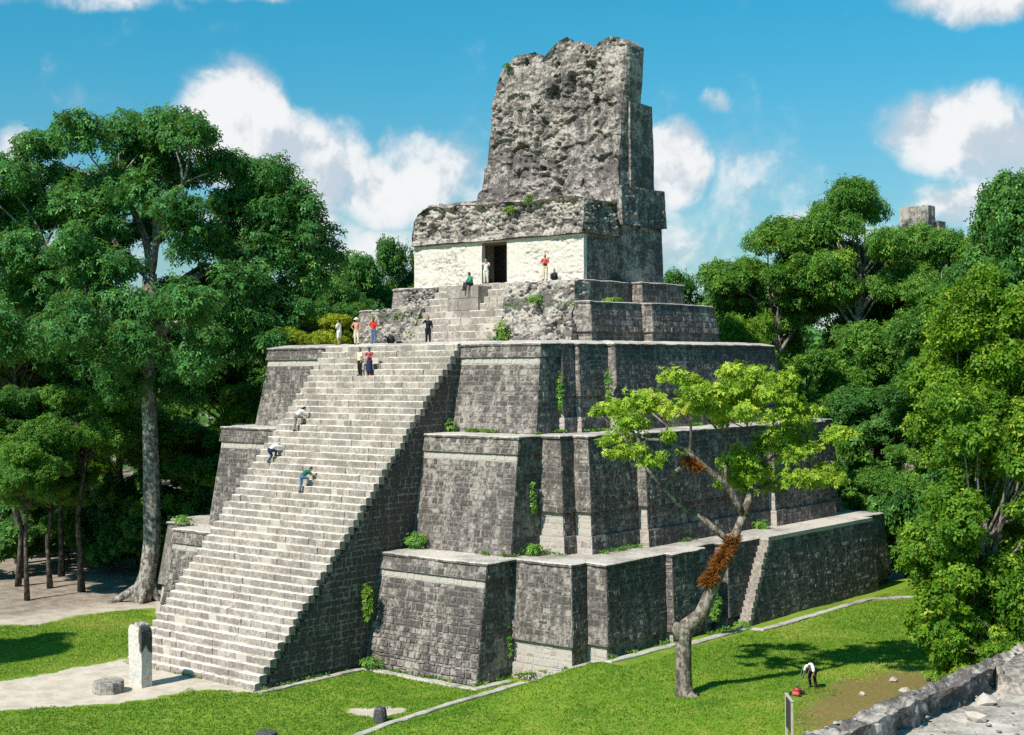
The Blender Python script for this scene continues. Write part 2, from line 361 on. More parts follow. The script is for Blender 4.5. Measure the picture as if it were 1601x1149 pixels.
def ground():
    def axis(lo, hi, st, far):
        core = np.arange(lo, hi + 1e-6, st); out = [hi]; s = st
        while out[-1] < far: s *= 1.5; out.append(out[-1] + s)
        inn = [lo]; s = st
        while inn[-1] > -far: s *= 1.5; inn.append(inn[-1] - s)
        return np.concatenate([np.array(inn[:0:-1]), core, np.array(out[1:])])
    X = axis(-44, 46, 0.42, 2500); Y = axis(-16, 48, 0.42, 2500)
    gx, gy = np.meshgrid(X, Y); P = np.stack([gx.ravel(), gy.ravel()], 1)
    z = gz(P[:, 0], P[:, 1])
    P3 = np.column_stack([P, np.zeros(len(P))])
    z = z + (fbm(P3 * 0.35, 4, 3) - 0.5) * 0.16
    sds = {k: np.clip(poly_sd(P, v), -6, 6) for k, v in POLY.items()}
    V = np.column_stack([P, z]); nx, ny = len(X), len(Y)
    i = (np.arange(ny - 1)[:, None] * nx + np.arange(nx - 1)[None, :]).ravel()
    me = np_mesh('ground', V, np.stack([i, i + 1, i + nx + 1, i + nx], 1))
    bare = np.maximum(sds['plaza'], sds['patch']); dirt = np.maximum(sds['dirt'], sds['wood'])
    for n, v in (('bare', bare), ('dirt', dirt), ('brown', sds['brown'])):
        a = me.attributes.new(n, 'FLOAT', 'POINT'); a.data.foreach_set('value', v.astype(np.float32))
    t = NT('lawn_and_bare_earth'); p = t.pos()
    nb = t.noise(p, 0.9, 6, 0.62); nf = t.noise(p, 6.0, 4, 0.6); nm = t.noise(p, 0.16, 4, 0.55); ng = t.noise(p, 22, 3, 0.7)
    grass = t.mix(t.step(nm, 0.36, 0.64), (0.105, 0.205, 0.016), (0.180, 0.275, 0.026))
    grass = t.mix(t.math('MULTIPLY', t.step(nb, 0.46, 0.66), 0.75), grass, (0.27, 0.30, 0.05))
    grass = t.mix(t.math('MULTIPLY', t.step(nf, 0.42, 0.70), 0.5), grass, (0.080, 0.165, 0.014))
    grass = t.mix(t.math('MULTIPLY', ng, 0.35), grass, (0.20, 0.27, 0.03))
    pale = t.mix(t.step(nb, 0.35, 0.7), (0.60, 0.525, 0.43), (0.45, 0.385, 0.305)); pale = t.mix(t.math('MULTIPLY', t.step(nf, 0.55, 0.75), 0.35), pale, (0.30, 0.25, 0.19))
    earth = t.mix(t.step(nb, 0.35, 0.65), (0.36, 0.30, 0.245), (0.22, 0.175, 0.135)); earth = t.mix(t.math('MULTIPLY', t.step(nf, 0.5, 0.7), 0.6), earth, (0.10, 0.075, 0.05))
    brown = t.mix(t.step(nf, 0.35, 0.68), (0.25, 0.17, 0.085), (0.11, 0.062, 0.034))
    wob = t.math('MULTIPLY', t.math('SUBTRACT', t.math('ADD', t.math('MULTIPLY', nb, 0.75), t.math('MULTIPLY', nf, 0.25)), 0.5), 3.2)
    e1 = t.step(t.math('ADD', t.attr('dirt'), wob), -0.15, 0.5)
    e2 = t.step(t.math('ADD', t.attr('bare'), t.math('MULTIPLY', wob, 0.8)), -0.08, 0.22)
    e3 = t.step(t.math('ADD', t.attr('brown'), t.math('MULTIPLY', wob, 1.9)), -0.6, 1.3)
    c = t.mix(e3, grass, t.mix(t.step(nf, 0.4, 0.62), brown, (0.16, 0.16, 0.03))); c = t.mix(e1, c, earth)
    # the dirt clearing is trodden pale where it meets the lawn
    ring = t.math('MULTIPLY', e1, t.step(t.attr('dirt'), 5.2, 1.2)); c = t.mix(t.math('MULTIPLY', ring, 0.75), c, pale)
    c = t.mix(e2, c, pale)
    h = t.math('ADD', t.math('MULTIPLY', nf, 0.5), t.math('MULTIPLY', ng, 0.5))
    m = t.done(t.bsdf(c, 0.95, t.bump(h, 0.5, 0.08), 0.1))
    o = finish('ground', me, m, None, True); o['kind'] = 'structure'
    return sds
ground()

# lawn grass: short blades wherever the lawn is not worn away
def lawn():
    rs = np.random.RandomState(5); n = 300000
    x = rs.uniform(-27, 41, n); y = rs.uniform(-13, 47, n)
    P = np.column_stack([x, y])
    k = np.ones(n, bool)
    w = (fbm(np.column_stack([P * 0.9, np.zeros(n)]), 4, 21) - 0.5) * 2.6
    for nm in ('plaza', 'dirt', 'patch', 'wood'): k &= (poly_sd(P, POLY[nm]) + w * 0.8) < -0.1
    k &= (poly_sd(P, POLY['brown']) + w) < 1.2 * rs.rand(n)
    # not inside the pyramid
    ax = np.abs(x)
    k &= ~((ax < 21.2) & (y > 11.0)) & ~((ax < 18.6) & (y > 10.0)) & ~((ax < 14.2) & (y > 7.3)) & ~((ax < 5.9) & (y > -0.1))
    # only ground in view
    dx, dy = x - CAM.x, y - CAM.y; dep = dx * fw.x + dy * fw.y; lat = dx * rt.x + dy * rt.y
    k &= np.abs(lat / dep) < 0.42
    P = P[k]; n = len(P); z = gz(P[:, 0], P[:, 1]) + (fbm(np.column_stack([P, np.zeros(n)]) * 0.35, 4, 3) - 0.5) * 0.16
    B = np.column_stack([P, z - 0.01])
    V = np.zeros((n, 2, 3, 3))
    for j in range(2):
        a = rs.rand(n) * 6.283; h = rs.uniform(0.05, 0.12, n); wd = rs.uniform(0.018, 0.038, n)
        u = np.column_stack([np.cos(a), np.sin(a), np.zeros(n)]); ln = np.column_stack([rs.normal(0, 0.04, n), rs.normal(0, 0.04, n), h])
        off = np.column_stack([rs.normal(0, 0.06, n), rs.normal(0, 0.06, n), np.zeros(n)])
        V[:, j, 0] = B + off - u * wd[:, None]; V[:, j, 1] = B + off + u * wd[:, None]; V[:, j, 2] = B + off + ln
    F = np.arange(n * 6).reshape(-1, 3)
    big = fbm(np.column_stack([P * 0.16, np.zeros(n)]), 3, 33)
    me = np_mesh('lawn_grass', V.reshape(-1, 3), F, np.repeat(np.clip((big - 0.5) * 2.2 + 0.42 + 0.5 * (fbm(np.column_stack([P * 0.8, np.zeros(n)]), 3, 44) - 0.5) + rs.normal(0, 0.20, n), 0, 1), 2))
    o = finish('lawn_grass', me, leaf_mat('grass_blade', (0.085, 0.205, 0.018), (0.205, 0.335, 0.030), (0.40, 0.41, 0.09), trans=0.3, rough=0.6, spec=0.2))
    tag(o, 'short mown green grass covering the lawns around the pyramid', 'grass', kind='stuff')
lawn()

# ================================================================== PYRAMID
random.seed(11)
BASE = Vector((0, 7.8, 0))
pyr = thing('pyramid_temple', BASE, 'grey stepped limestone pyramid with broad front stairway and crumbling tower on top', 'pyramid')

INDIV = [0]
def make_blocks(emit, z0, z1, rng_fn, P_fn, nrm, ch=0.31, Lr=(0.24, 0.66), tone_fn=None, rnd=random, proud=(0.006, 0.034), gap=0.026):
    """courses of separate stones on the wall P_fn(l, z), from l = a to b per course"""
    n = max(1, round((z1 - z0) / ch)); zs = [z0 + (z1 - z0) * (k + (rnd.uniform(-0.26, 0.26) if 0 < k < n else 0)) / n for k in range(n + 1)]
    nrm = Vector(nrm)
    for k in range(n):
        za, zb = zs[k], zs[k + 1]; zm = (za + zb) / 2; a, b = rng_fn(zm)
        if b - a < 0.15: continue
        l = a; first = rnd.random() * 0.5
        while l < b - 0.02:
            w = rnd.uniform(*Lr) * (first + 0.5 if first else 1); first = 0
            if l + w > b - 0.25: w = b - l
            for z0_, z1_ in (((za, zb),) if rnd.random() > 0.10 or w > 0.5 else ((za, zm + rnd.uniform(-.04, .04)), (zm + rnd.uniform(-.03, .05), zb))):
                g = gap * rnd.uniform(0.3, 1.5); pr = rnd.uniform(*proud)
                j = lambda: rnd.uniform(-0.032, 0.032)
                l0, l1 = l + g, l + w - g; c = [(l0, z0_ + g), (l1, z0_ + g), (l1, z1_ - g), (l0, z1_ - g)]
                if l1 - l0 < 0.06: continue
                bk = [P_fn(x, z) - nrm * 0.05 for x, z in c]
                i = rnd.uniform(0.02, 0.05)
                ft = [P_fn(x + (i if q in (0, 3) else -i) + j(), z + (i if q < 2 else -i) + j()) + nrm * (pr + j() * 0.45) for q, (x, z) in enumerate(c)]
                t = max(-1.3, min(1.1, rnd.gauss(0, 0.65))) + (tone_fn(l + w / 2, zm) if tone_fn else 0)
                emit(bk + ft, [(4, 5, 6, 7), (0, 1, 5, 4), (1, 2, 6, 5), (2, 3, 7, 6), (3, 0, 4, 7)], t or 0.01)
            l += w
def half(pts):
    """close a right half outline (front centre -> rear centre) into the full symmetric plan"""
    return pts + [(-x, y) for x, y in reversed(pts) if abs(x) > 1e-6]
def off(poly, dx, dy):
    """move every edge of a rectilinear counter-clockwise plan inwards: dx on side faces, dy on front and rear faces"""
    n = len(poly); sh = []
    for i in range(n):
        (x0, y0), (x1, y1) = poly[i], poly[(i + 1) % n]
        if abs(y1 - y0) < 1e-9: sh.append(('y', y0 + (dy if x1 > x0 else -dy)))
        else: sh.append(('x', x0 - dx if y1 > y0 else x0 + dx))
    out = []
    for i in range(n):
        a, b = sh[i - 1], sh[i]
        if a[0] == b[0]: out.append(poly[i] if a[0] == 'x' else (poly[i][0], a[1]))
        else: out.append((b[1], a[1]) if b[0] == 'x' else (a[1], b[1]))
    return out
def shell(mb, poly, rings, tone=0.0, front_tone=None):
    """walls through rings [(z, dx, dy)]; no top or bottom"""
    n = len(poly); vs = []
    for z, dx, dy in rings: vs += [(x, y, z) for x, y in off(poly, dx, dy)]
    fs = [(k * n + i, k * n + (i + 1) % n, (k + 1) * n + (i + 1) % n, (k + 1) * n + i) for k in range(len(rings) - 1) for i in range(n)]
    b = len(mb.t); mb.add(vs, fs, tone)
    for q, tn in (front_tone or {}).items():     # limewashed band kept on the sheltered front faces
        for i in range(n):
            if abs(poly[i][1] - poly[(i + 1) % n][1]) < 1e-9 and poly[(i + 1) % n][0] > poly[i][0]: mb.t[b + q * n + i] = tn
def wall_blocks(emit, poly, rings, tone_fn=None, keep=None, **kw):
    """stones on the front (-Y) and right (+X) faces of every band of a shell"""
    n = len(poly)
    for (za, ax, ay), (zb, bx, by) in zip(rings, rings[1:]):
        if zb - za < 0.25: continue
        A, B = off(poly, ax, ay), off(poly, bx, by)
        for i in range(n):
            p0, p1, q0, q1 = A[i], A[(i + 1) % n], B[i], B[(i + 1) % n]
            if abs(p1[1] - p0[1]) < 1e-9 and p1[0] > p0[0]: nrm = Vector((0, -1, (by - ay) / (zb - za))).normalized(); front = True
            elif abs(p1[0] - p0[0]) < 1e-9 and p1[1] > p0[1]: nrm = Vector((1, 0, (bx - ax) / (zb - za))).normalized(); front = False
            else: continue
            ax_ = 0 if front else 1
            def lim(z, p0=p0, p1=p1, q0=q0, q1=q1, ax_=ax_, front=front):
                t = (z - za) / (zb - za); a = p0[ax_] * (1 - t) + q0[ax_] * t; b = p1[ax_] * (1 - t) + q1[ax_] * t
                if keep: a, b = keep(front, a, b, z, p0)
                return a, b
            def P(l, z, p0=p0, q0=q0, front=front):
                t = (z - za) / (zb - za); o = p0[1 if front else 0] * (1 - t) + q0[1 if front else 0] * t
                return Vector((l, o, z)) if front else Vector((o, l, z))
            make_blocks(emit, za, zb, lim, P, nrm, tone_fn=(lambda l, z, f=front: tone_fn(f, l, z)) if tone_fn else None, **kw)
def cap(poly, z, name, parent, over=0.07, th=0.16, rise=0.0, mat='cap', jit=0.035, step=0.55, seed=1):
    """worn top slab of a terrace with an uneven edge"""
    rn = random.Random(seed); pts = []
    pl = off(poly, -over, -over)
    for (x0, y0), (x1, y1) in zip(pl, pl[1:] + pl[:1]):
        n = max(1, int(math.hypot(x1 - x0, y1 - y0) / step))
        for k in range(n):
            t = k / n; pts.append((x0 + (x1 - x0) * t + rn.uniform(-jit, jit), y0 + (y1 - y0) * t + rn.uniform(-jit, jit)))
    n = len(pts); cx, cy = sum(p[0] for p in pts) / n, sum(p[1] for p in pts) / n
    mb = MB(); vs = []
    zz = [rn.uniform(-0.03, 0.02) for _ in pts]
    prof_ = ((-th, 0.0), (-0.05, 0.0), (0.0, 0.10)) + (((rise, 1.1),) if rise else ())
    for dz, s in prof_:
        for i, (x, y) in enumerate(pts):
            d = math.hypot(x - cx, y - cy) or 1
            vs.append((x - (x - cx) / d * s, y - (y - cy) / d * s, z + dz + (zz[i] if dz > -0.1 else 0)))
    fs = [(k * n + i, k * n + (i + 1) % n, (k + 1) * n + (i + 1) % n, (k + 1) * n + i) for k in range(len(prof_) - 1) for i in range(n)]
    fs.append(tuple((len(prof_) - 1) * n + i for i in range(n))); fs.append(tuple(reversed(range(n))))
    mb.add(vs, fs); mb.mi[:n] = [1] * n
    return mb.build(name, [M[mat], M['block']], parent)

TIERS = [
  dict(z0=-0.3, z1=6.27, b=7.816, t=1.387, w=13.80, u=0.39, yA=10.62, s=1.31, a=18.05, c=19.35, bx=0.72, by=0.79, d=17.4, o=0.45, e=41.6, apr=2.05, corn=0.92),
  dict(z0=6.27, z1=12.78, b=11.517, t=1.138, w=13.09, u=0.31, yA=13.84, s=1.13, a=15.01, c=16.07, bx=0.80, by=0.67, d=19.5, o=0.62, e=41.6, apr=2.3, corn=1.0),
  dict(z0=12.78, z1=18.0, b=14.822, t=1.04, w=12.24, u=0.46, yA=16.85, s=1.20, a=12.72, c=13.02, bx=0.80, by=0.75, d=20.9, o=0.58, e=39.2, apr=2.1, corn=0.85),
]
for ti, T in enumerate(TIERS):
    z0, z1 = T['z0'], T['z1']; zb = max(z0, 0.0); H = z1 - zb
    R1 = [(0, T['yA']), (T['a'], T['yA']), (T['a'], T['yA'] + T['s']), (T['c'], T['yA'] + T['s']), (T['c'], T['d'])]
    xo = T['c'] + T['o']; R1 += [(xo, T['d'])]
    if ti == 0: R1 += [(xo, 22.2), (xo - 0.9, 22.2), (xo - 0.9, 23.1), (xo, 23.1)]
    if ti == 1: R1 += [(xo, 22.2 + 11), (xo + 0.45, 22.2 + 11), (xo + 0.45, T['e'])]
    else: R1 += [(xo, T['e'])]
    R1 += [(T['c'], T['e']), (T['c'], T['e'] + (4.3 if ti == 0 else 3.0)), (0, T['e'] + (4.3 if ti == 0 else 3.0))]
    plan = half(R1)
    F1 = half([(0, T['b']), (T['w'], T['b']), (T['w'], T['yA'] + 1.6), (0, T['yA'] + 1.6)])
    za = zb + T['apr']; zp = zb + T['apr'] * 0.42
    def bat(z, k): return k * (z - zb) / H
    bx, by = T['bx'], T['by']
    # main body: plinth, recessed foot, overhanging apron up to the top
    rings = [(z0, 0.10, 0.10), (zp, 0.20, 0.20), (zp, 0.36, 0.36), (za - 0.02, 0.36 + bat(za, bx) * 0.5, 0.36 + bat(za, by) * 0.5), (za, bat(za, bx), bat(za, by)), (z1 - 0.14, bx, by)]
    zc = z1 - T['corn']
    def fb(z): return T['u'] * (z - zb) / H, T['t'] * (z - zb) / H
    frings = [(z0, 0, 0), (zc, *fb(zc)), (zc + 0.02, fb(zc)[0] - 0.13, fb(zc)[1] - 0.15), (z1 - 0.14, fb(z1)[0] - 0.10, fb(z1)[1] - 0.12)]
    zq = zc - 0.40; frings.insert(1, (zq, *fb(zq)))
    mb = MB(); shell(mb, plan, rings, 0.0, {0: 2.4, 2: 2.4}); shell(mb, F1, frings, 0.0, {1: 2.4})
    terr = mb.build('terrace', M['mortar'], pyr)
    terr['label'] = ['lowest and widest terrace of the pyramid', 'middle terrace of the pyramid', 'topmost terrace of the pyramid under the temple platform'][ti]
    # outline of the walking surface = body and front block together
    tp = off(plan, bx, by); ft = off(F1, T['u'] - 0.10, T['t'] - 0.12)
    wF = max(x for x, y in ft); yF = min(y for x, y in ft); yT = min(y for x, y in tp)
    right = [(x, y) for x, y in off(plan, bx, by) if x > 0.01]
    k = next(i for i, (x, y) in enumerate(right) if x > 0.01)
    outline = half([(0, yF), (wF, yF), (wF, yT)] + right[k:] + [(0, T['e'] + (4.3 if ti == 0 else 3.0) - by)])
    cap(outline, z1, 'terrace_top', terr, seed=ti + 3, rise=0.16 if ti == 2 else 0.0, over=0.10)
    rest = MB()
    def emit_rest(v, f, t): rest.add(v, f, t)
    def emit_one(v, f, t):
        if INDIV[0] >= 300: return emit_rest(v, f, t)
        INDIV[0] += 1; m = MB(); m.add(v, f, t); m.build('stone_block', M['block'], terr)
    rnd = random.Random(40 + ti)
    sw = 5.6 + 0.25 * (zb + H / 2) / 18
    # front block: right of the stair and the narrow strip left of it
    def keepF(front, a, b, z, p0):
        return (sw + 0.02, b) if front else (a, min(b, T['yA'] + 0.2 + by * (z - zb) / H))
    def toneF(front, l, z):
        if not front: return 0.0
        d = zc - z
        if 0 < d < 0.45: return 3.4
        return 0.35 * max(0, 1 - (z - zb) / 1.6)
    wall_blocks(emit_one if ti == 0 else emit_rest, F1, [(zb, 0, 0)] + frings[1:], toneF, keepF, rnd=rnd)
    def keepL(front, a, b, z, p0): return (a, -sw - 0.02) if front else (0, 0)
    wall_blocks(emit_rest, F1, [(zb, 0, 0)] + frings[1:], toneF, keepL, rnd=rnd)
    def keepM(front, a, b, z, p0):
        if front: return (max(a, T['w'] - T['u'] * (z - zb) / H - 0.05), b)
        return (a, b)
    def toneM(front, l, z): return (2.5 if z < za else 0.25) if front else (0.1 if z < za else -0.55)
    wall_blocks(emit_one if ti == 0 else emit_rest, plan, [(zb, 0.10, 0.10)] + rings[1:], toneM, keepM, rnd=rnd)
    rest.build('stone_blocks', M['block'], terr, kind='stuff')
    T['obj'] = terr; T['xo'] = xo

# side bastion on the lowest terrace whose near end is a narrow flight of steps
def side_bastion():
    T = TIERS[0]; xi = T['xo'] - 1.0; n = 15; z1 = 6.10; y0, y1, e = 24.1, 27.7, T['e'] - 0.4; zb = 1.15
    xo = lambda z: T['xo'] + 0.62 - 0.72 * z / 6.27
    prof = []
    for k in range(n):
        y = y0 + (y1 - y0) * k / n; za = zb + (z1 - zb) * k / n; zc = zb + (z1 - zb) * (k + 1) / n
        prof += [(y, za), (y + 0.02, zc)]
    prof += [(e, z1), (e, 0.0), (y0, 0.0)]
    m = MB(); N = len(prof)
    vs = [(xo(z), y, z) for y, z in prof] + [(xi, y, z) for y, z in prof]
    m.add(vs, [tuple(range(N - 1, -1, -1))[::-1]] + [(i, i + N, (i + 1) % N + N, (i + 1) % N) for i in range(N)])
    o = m.build('side_bastion', M['mortar'], pyr)
    for k in range(n):   # each narrow step is a stone of its own
        y = y0 + (y1 - y0) * k / n; za = zb + (z1 - zb) * k / n; zc = zb + (z1 - zb) * (k + 1) / n; j = random.uniform(-0.05, 0.05)
        s = MB(); xa, xb = T['xo'] - 0.62 * zc / 6.27 - 0.1, xo(zc) + 0.06 + j
        s.box(xa, xb, y - 0.06 + j * 0.5, y + 0.36, za - (0.0 if k else 0.5), zc + 0.02, 0.4)
        s.build('narrow_step', M['riser'], o)
    r = MB(); nr = Vector((1, 0, 0.115)).normalized()
    def lim(z): return (y0 + (y1 - y0) * max(0, (z + 0.25 - zb)) / (z1 - zb) + 0.12, e)
    make_blocks(lambda v, f, t: r.add(v, f, t), 0.9, z1 - 0.05, lim, lambda l, z: Vector((xo(z), l, z)), nr, tone_fn=lambda l, z: -0.2)
    r.build('stone_blocks', M['block'], o, kind='stuff')
    c = MB(); c.box(xi, xo(z1) + 0.05, y1 - 0.2, e + 0.05, z1 - 0.02, z1 + 0.22)
    c.build('bastion_top', M['cap'], o)
side_bastion()

# ------------------------------------------------------------------ stairs
def stair_mesh(i, y, run, z, rise, hw, rnd, sunk=0.12):
    """one full-width step: stones of different length, worn nosing; connected strip"""
    m = MB(); xs = [-hw]
    while xs[-1] < hw - 0.9: xs.append(xs[-1] + rnd.uniform(0.45, 0.95))
    xs.append(hw); n = len(xs) - 1
    cols = []; tones = []
    for k in range(n):
        dy, dz, t = rnd.uniform(-0.04, 0.04), rnd.uniform(-0.035, 0.015), rnd.gauss(0, 0.9)
        if rnd.random() < 0.05: dz -= 0.06; dy += 0.05
        for x in (xs[k] + (0.008 if k else 0), (xs[k] + xs[k + 1]) / 2, xs[k + 1] - (0.008 if k < n - 1 else 0)):
            j = rnd.uniform(-0.02, 0.02)
            cols.append([(x, y + dy + 0.015, z - 0.05), (x, y + dy + j, z + rise * 0.55), (x, y + dy + j + 0.01, z + rise - 0.035), (x, y + dy + 0.045, z + rise + dz), (x, y + run + 0.12, z + rise + dz * 0.4 + 0.01), (x, y + run + 0.12, z - sunk)])
            tones.append(t)
    vs = [p for c in cols for p in c]; K = 6
    for q in range(len(cols) - 1):
        for r in range(4):
            a = q * K + r; m.f.append((a, a + K, a + K + 1, a + 1)); m.t.append(tones[q] or 0.01); m.mi.append(1 if r < 2 else 0)
    m.v = vs
    e = (len(cols) - 1) * K
    m.f += [tuple(range(K)), tuple(e + r for r in reversed(range(K)))]; m.t += [0.01, 0.01]; m.mi += [1, 1]
    return m
def main_stair():
    rnd = random.Random(77); n = 48; D = 15.69; rise, run = 18.0 / n, D / n
    hw = lambda z: 5.557 + 0.26 * z / 18
    core = MB(); vs = []
    for s in (-1, 1):
        vs += [(s * (hw(0) - 0.06), 0.45, -0.3), (s * (hw(18) - 0.06), D + 0.1, 17.62), (s * (hw(18) - 0.06), D + 2.5, 17.62), (s * (hw(0) - 0.06), D + 2.5, -0.3)]
    core.add(vs, [(3, 2, 1, 0), (4, 5, 6, 7), (0, 1, 5, 4), (1, 2, 6, 5)], 0.4)
    st = core.build('staircase', M['block'], pyr); st['label'] = 'broad pale staircase up the front of the pyramid'
    for i in range(n):
        stair_mesh(i, i * run, run, i * rise, rise, hw(i * rise) + rnd.uniform(-0.10, 0.05), rnd).build('step', [M['tread'], M['riser']], st)
    r = MB()
    def lim(z):
        y = (z + 0.16) / 18.0 * D + 0.06
        e = 99
        for T in TIERS:
            if max(T['z0'], 0) <= z < T['z1']: e = T['b'] + T['t'] * (z - max(T['z0'], 0)) / (T['z1'] - max(T['z0'], 0)) + 0.1
        return y, e
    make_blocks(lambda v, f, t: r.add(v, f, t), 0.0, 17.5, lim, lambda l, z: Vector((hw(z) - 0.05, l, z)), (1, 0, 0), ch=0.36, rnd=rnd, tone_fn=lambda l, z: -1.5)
    r.build('side_stone_blocks', M['block'], st, kind='stuff')
main_stair()

# ------------------------------------------------------------------ temple platform on the top terrace
def level(name, pts, z0, z1, bx, foot, label, seed):
    plan = half(pts); rings = [(z0 - 0.1, 0.0, 0.0), (z0 + foot, 0.05, 0.05), (z0 + foot, -0.10, -0.10), (z1 - 0.12, bx, bx)]
    if foot == 0: rings = [(z0 - 0.1, 0, 0), (z1 - 0.12, bx, bx)]
    mb = MB(); shell(mb, plan, rings); o = mb.build(name, M['mortar'], pyr); o['label'] = label
    r = MB(); wall_blocks(lambda v, f, t: r.add(v, f, t), plan, rings, lambda f, l, z: 0.5 if f else -0.25, None, rnd=random.Random(seed), ch=0.34)
    r.build('stone_blocks', M['block'], o, kind='stuff')
    cap(off(plan, bx, bx), z1, 'platform_top', o, seed=seed)
    return o
lv1 = level('platform', [(0, 23.5), (8.7, 23.5), (8.7, 22.4), (10.5, 22.4), (10.5, 27.8), (11.3, 27.8), (11.3, 34.9), (10.5, 34.9), (10.5, 37.0), (0, 37.0)], 18.0, 20.66, 0.3, 0.75, 'lower level of the temple platform', 61)
lv2 = level('platform', [(0, 23.95), (8.35, 23.95), (8.35, 29.7), (9.2, 29.7), (9.2, 34.8), (8.3, 34.8), (8.3, 36.2), (0, 36.2)], 20.66, 22.15, 0.12, 0, 'upper level of the temple platform', 62)
def upper_stair():
    rnd = random.Random(8); n = 9; rise, run = 4.15 / n, 0.375; y0 = 20.6
    core = MB(); core.box(-3.6, 3.6, 21.2, 24.2, 17.8, 18.3); o = core.build('upper_staircase', M['mortar'], pyr)
    for i in range(n):
        hw = 4.05 - 0.075 * i
        stair_mesh(i, y0 + i * run, run + (1.2 if i == n - 1 else 0.35), 18 + i * rise, rise, hw, rnd, sunk=0.5).build('step', [M['tread'], M['riser']], o)
    p = MB(); rn = random.Random(3)
    def em(v, f, t): p.add(v, f, t)
    ped = MB(); ped.box(-1.38, 1.32, 22.35, 24.3, 19.4, 21.92); pd = ped.build('stair_pedestal', M['riser'], pyr)
    for k, (za, zb) in enumerate(((19.5, 20.35), (20.35, 21.15), (21.15, 21.9))):
        xs = [-1.4, -0.35 + rn.uniform(-.2, .2), 0.5 + rn.uniform(-.2, .2), 1.34]
        for xa, xb in zip(xs, xs[1:]):
            s = MB(); s.box(xa + 0.012, xb - 0.012, 22.29 + rn.uniform(-.02, .02), 22.5, za + 0.012, zb - 0.012, rn.gauss(0, 0.5) or 0.1); s.build('pedestal_stone', M['riser'], pd)
upper_stair()

# ------------------------------------------------------------------ rough eroded masses
def rough(name, vol, res, disp, mat, parent, faces='fblrt', tone=None, kind=None, lvl=3):
    """solid mapped from the unit cube by vol(u, v, w); faces front(w=0) back left right top; disp(P, n, e) moves points, e = 0 on the solid's edges"""
    Vs, Fs, b = [], [], 0
    dims = res
    for fc in faces:
        if fc in 'fb': nu, nv = dims[0], dims[1]
        elif fc in 'lr': nu, nv = dims[2], dims[1]
        else: nu, nv = dims[0], dims[2]
        a, c = np.meshgrid(np.linspace(0, 1, nu + 1), np.linspace(0, 1, nv + 1)); a = a.ravel(); c = c.ravel(); z = np.zeros_like(a)
        if fc == 'f': q = (a, c, z); n = (0, -1, 0)
        elif fc == 'b': q = (1 - a, c, z + 1); n = (0, 1, 0)
        elif fc == 'r': q = (z + 1, c, a); n = (1, 0, 0)
        elif fc == 'l': q = (z, c, 1 - a); n = (-1, 0, 0)
        elif fc == 't': q = (a, z + 1, c); n = (0, 0, 1)
        P = np.stack(vol(*q), 1)
        e = np.minimum(np.minimum(a, 1 - a) * nu, np.minimum(c, 1 - c) * nv); e = np.clip(e / 3.0, 0, 1)
        P = P + disp(P, np.array(n, float), e, fc)
        Vs.append(P); i = (np.arange(nv)[:, None] * (nu + 1) + np.arange(nu)[None, :]).ravel() + b
        Fs.append(np.stack([i, i + 1, i + nu + 2, i + nu + 1], 1)); b += len(P)
    V = np.concatenate(Vs); F = np.concatenate(Fs); cen = V[F].mean(1)
    me = np_mesh(name, V, F, tone(cen) if tone is not None else None)
    return finish(name, me, mat, parent, False, kind)
def vec_noise(P, sc, amp, s):
    return np.stack([(fbm(P * sc, 3, s + k * 31) - 0.5) * 2 * amp for k in range(3)], 1)
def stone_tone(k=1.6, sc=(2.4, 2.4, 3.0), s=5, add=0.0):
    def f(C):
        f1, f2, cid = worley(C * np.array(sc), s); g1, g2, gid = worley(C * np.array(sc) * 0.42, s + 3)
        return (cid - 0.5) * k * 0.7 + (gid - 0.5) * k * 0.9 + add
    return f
def disp_rubbly(amp_v, amp_n, s, sc=2.3, pits=0.3, relief=0.0, layers=0.0):
    def d(P, n, e, fc):
        o = vec_noise(P, 0.75, amp_v, s) + vec_noise(P, 2.6, amp_v * 0.45, s + 5)
        f1, f2, cid = worley(P * np.array([sc, sc, sc * 1.35]), s + 9)
        h = (cid - 0.45) * amp_n + (0.45 - f1) * amp_n * 0.7
        h = h - np.where(f2 - f1 < 0.12, amp_n * 0.35, 0)
        if pits: h = h - pits * sm((0.40 - fbm(P * np.array([0.9, 0.9, 0.7]), 4, s + 40)) / 0.10)
        if relief: h = h + relief * (sm((fbm(P * np.array([0.75, 0.75, 0.28]), 3, s + 60) - 0.40) / 0.16) - 0.5)
        if layers: h = h + layers * (vnoise(np.column_stack([P[:, 0] * 0.3, P[:, 1] * 0.1, P[:, 2] * 2.6]), s + 70) - 0.5) * sm((31.2 - P[:, 2]) / 1.5)
        return o + n[None, :] * (h * e)[:, None]
    return d
# roof comb
HX = [-7, -6.13, -5.06, -3.88, -2.91, -2.18, -1.59, -0.88, -0.11, 0.76, 1.68, 2.47, 2.91, 3.59, 4.48, 5.35, 6.0, 7]
HZ = [36.6, 37.5, 38.6, 39.55, 39.46, 39.49, 38.70, 39.35, 39.92, 40.15, 39.64, 39.48, 38.80, 39.30, 39.57, 39.43, 38.9, 38.4]
def comb_vol(u, v, w):
    zz = 27.6 + v * 12.0
    xl = np.interp(zz, [27.6, 29.6, 29.8, 30.1, 31.9, 32.2, 36.6, 37.4, 40], [-6.5, -6.5, -6.45, -6.1, -6.0, -5.75, -5.75, -5.95, -5.2]); xr = np.interp(zz, [27.6, 29, 31, 34, 40], [6.45, 6.35, 6.15, 6.15, 6.15])
    x = xl + (xr - xl) * u; z = 27.6 + v * (np.interp(x, HX, HZ) - 0.1 - 27.6)
    y = np.interp(z, [27.6, 40], [30.9, 32.7]) + w * np.interp(z, [27.6, 31.0, 40], [2.6, 2.2, 1.9])
    return x, y, z
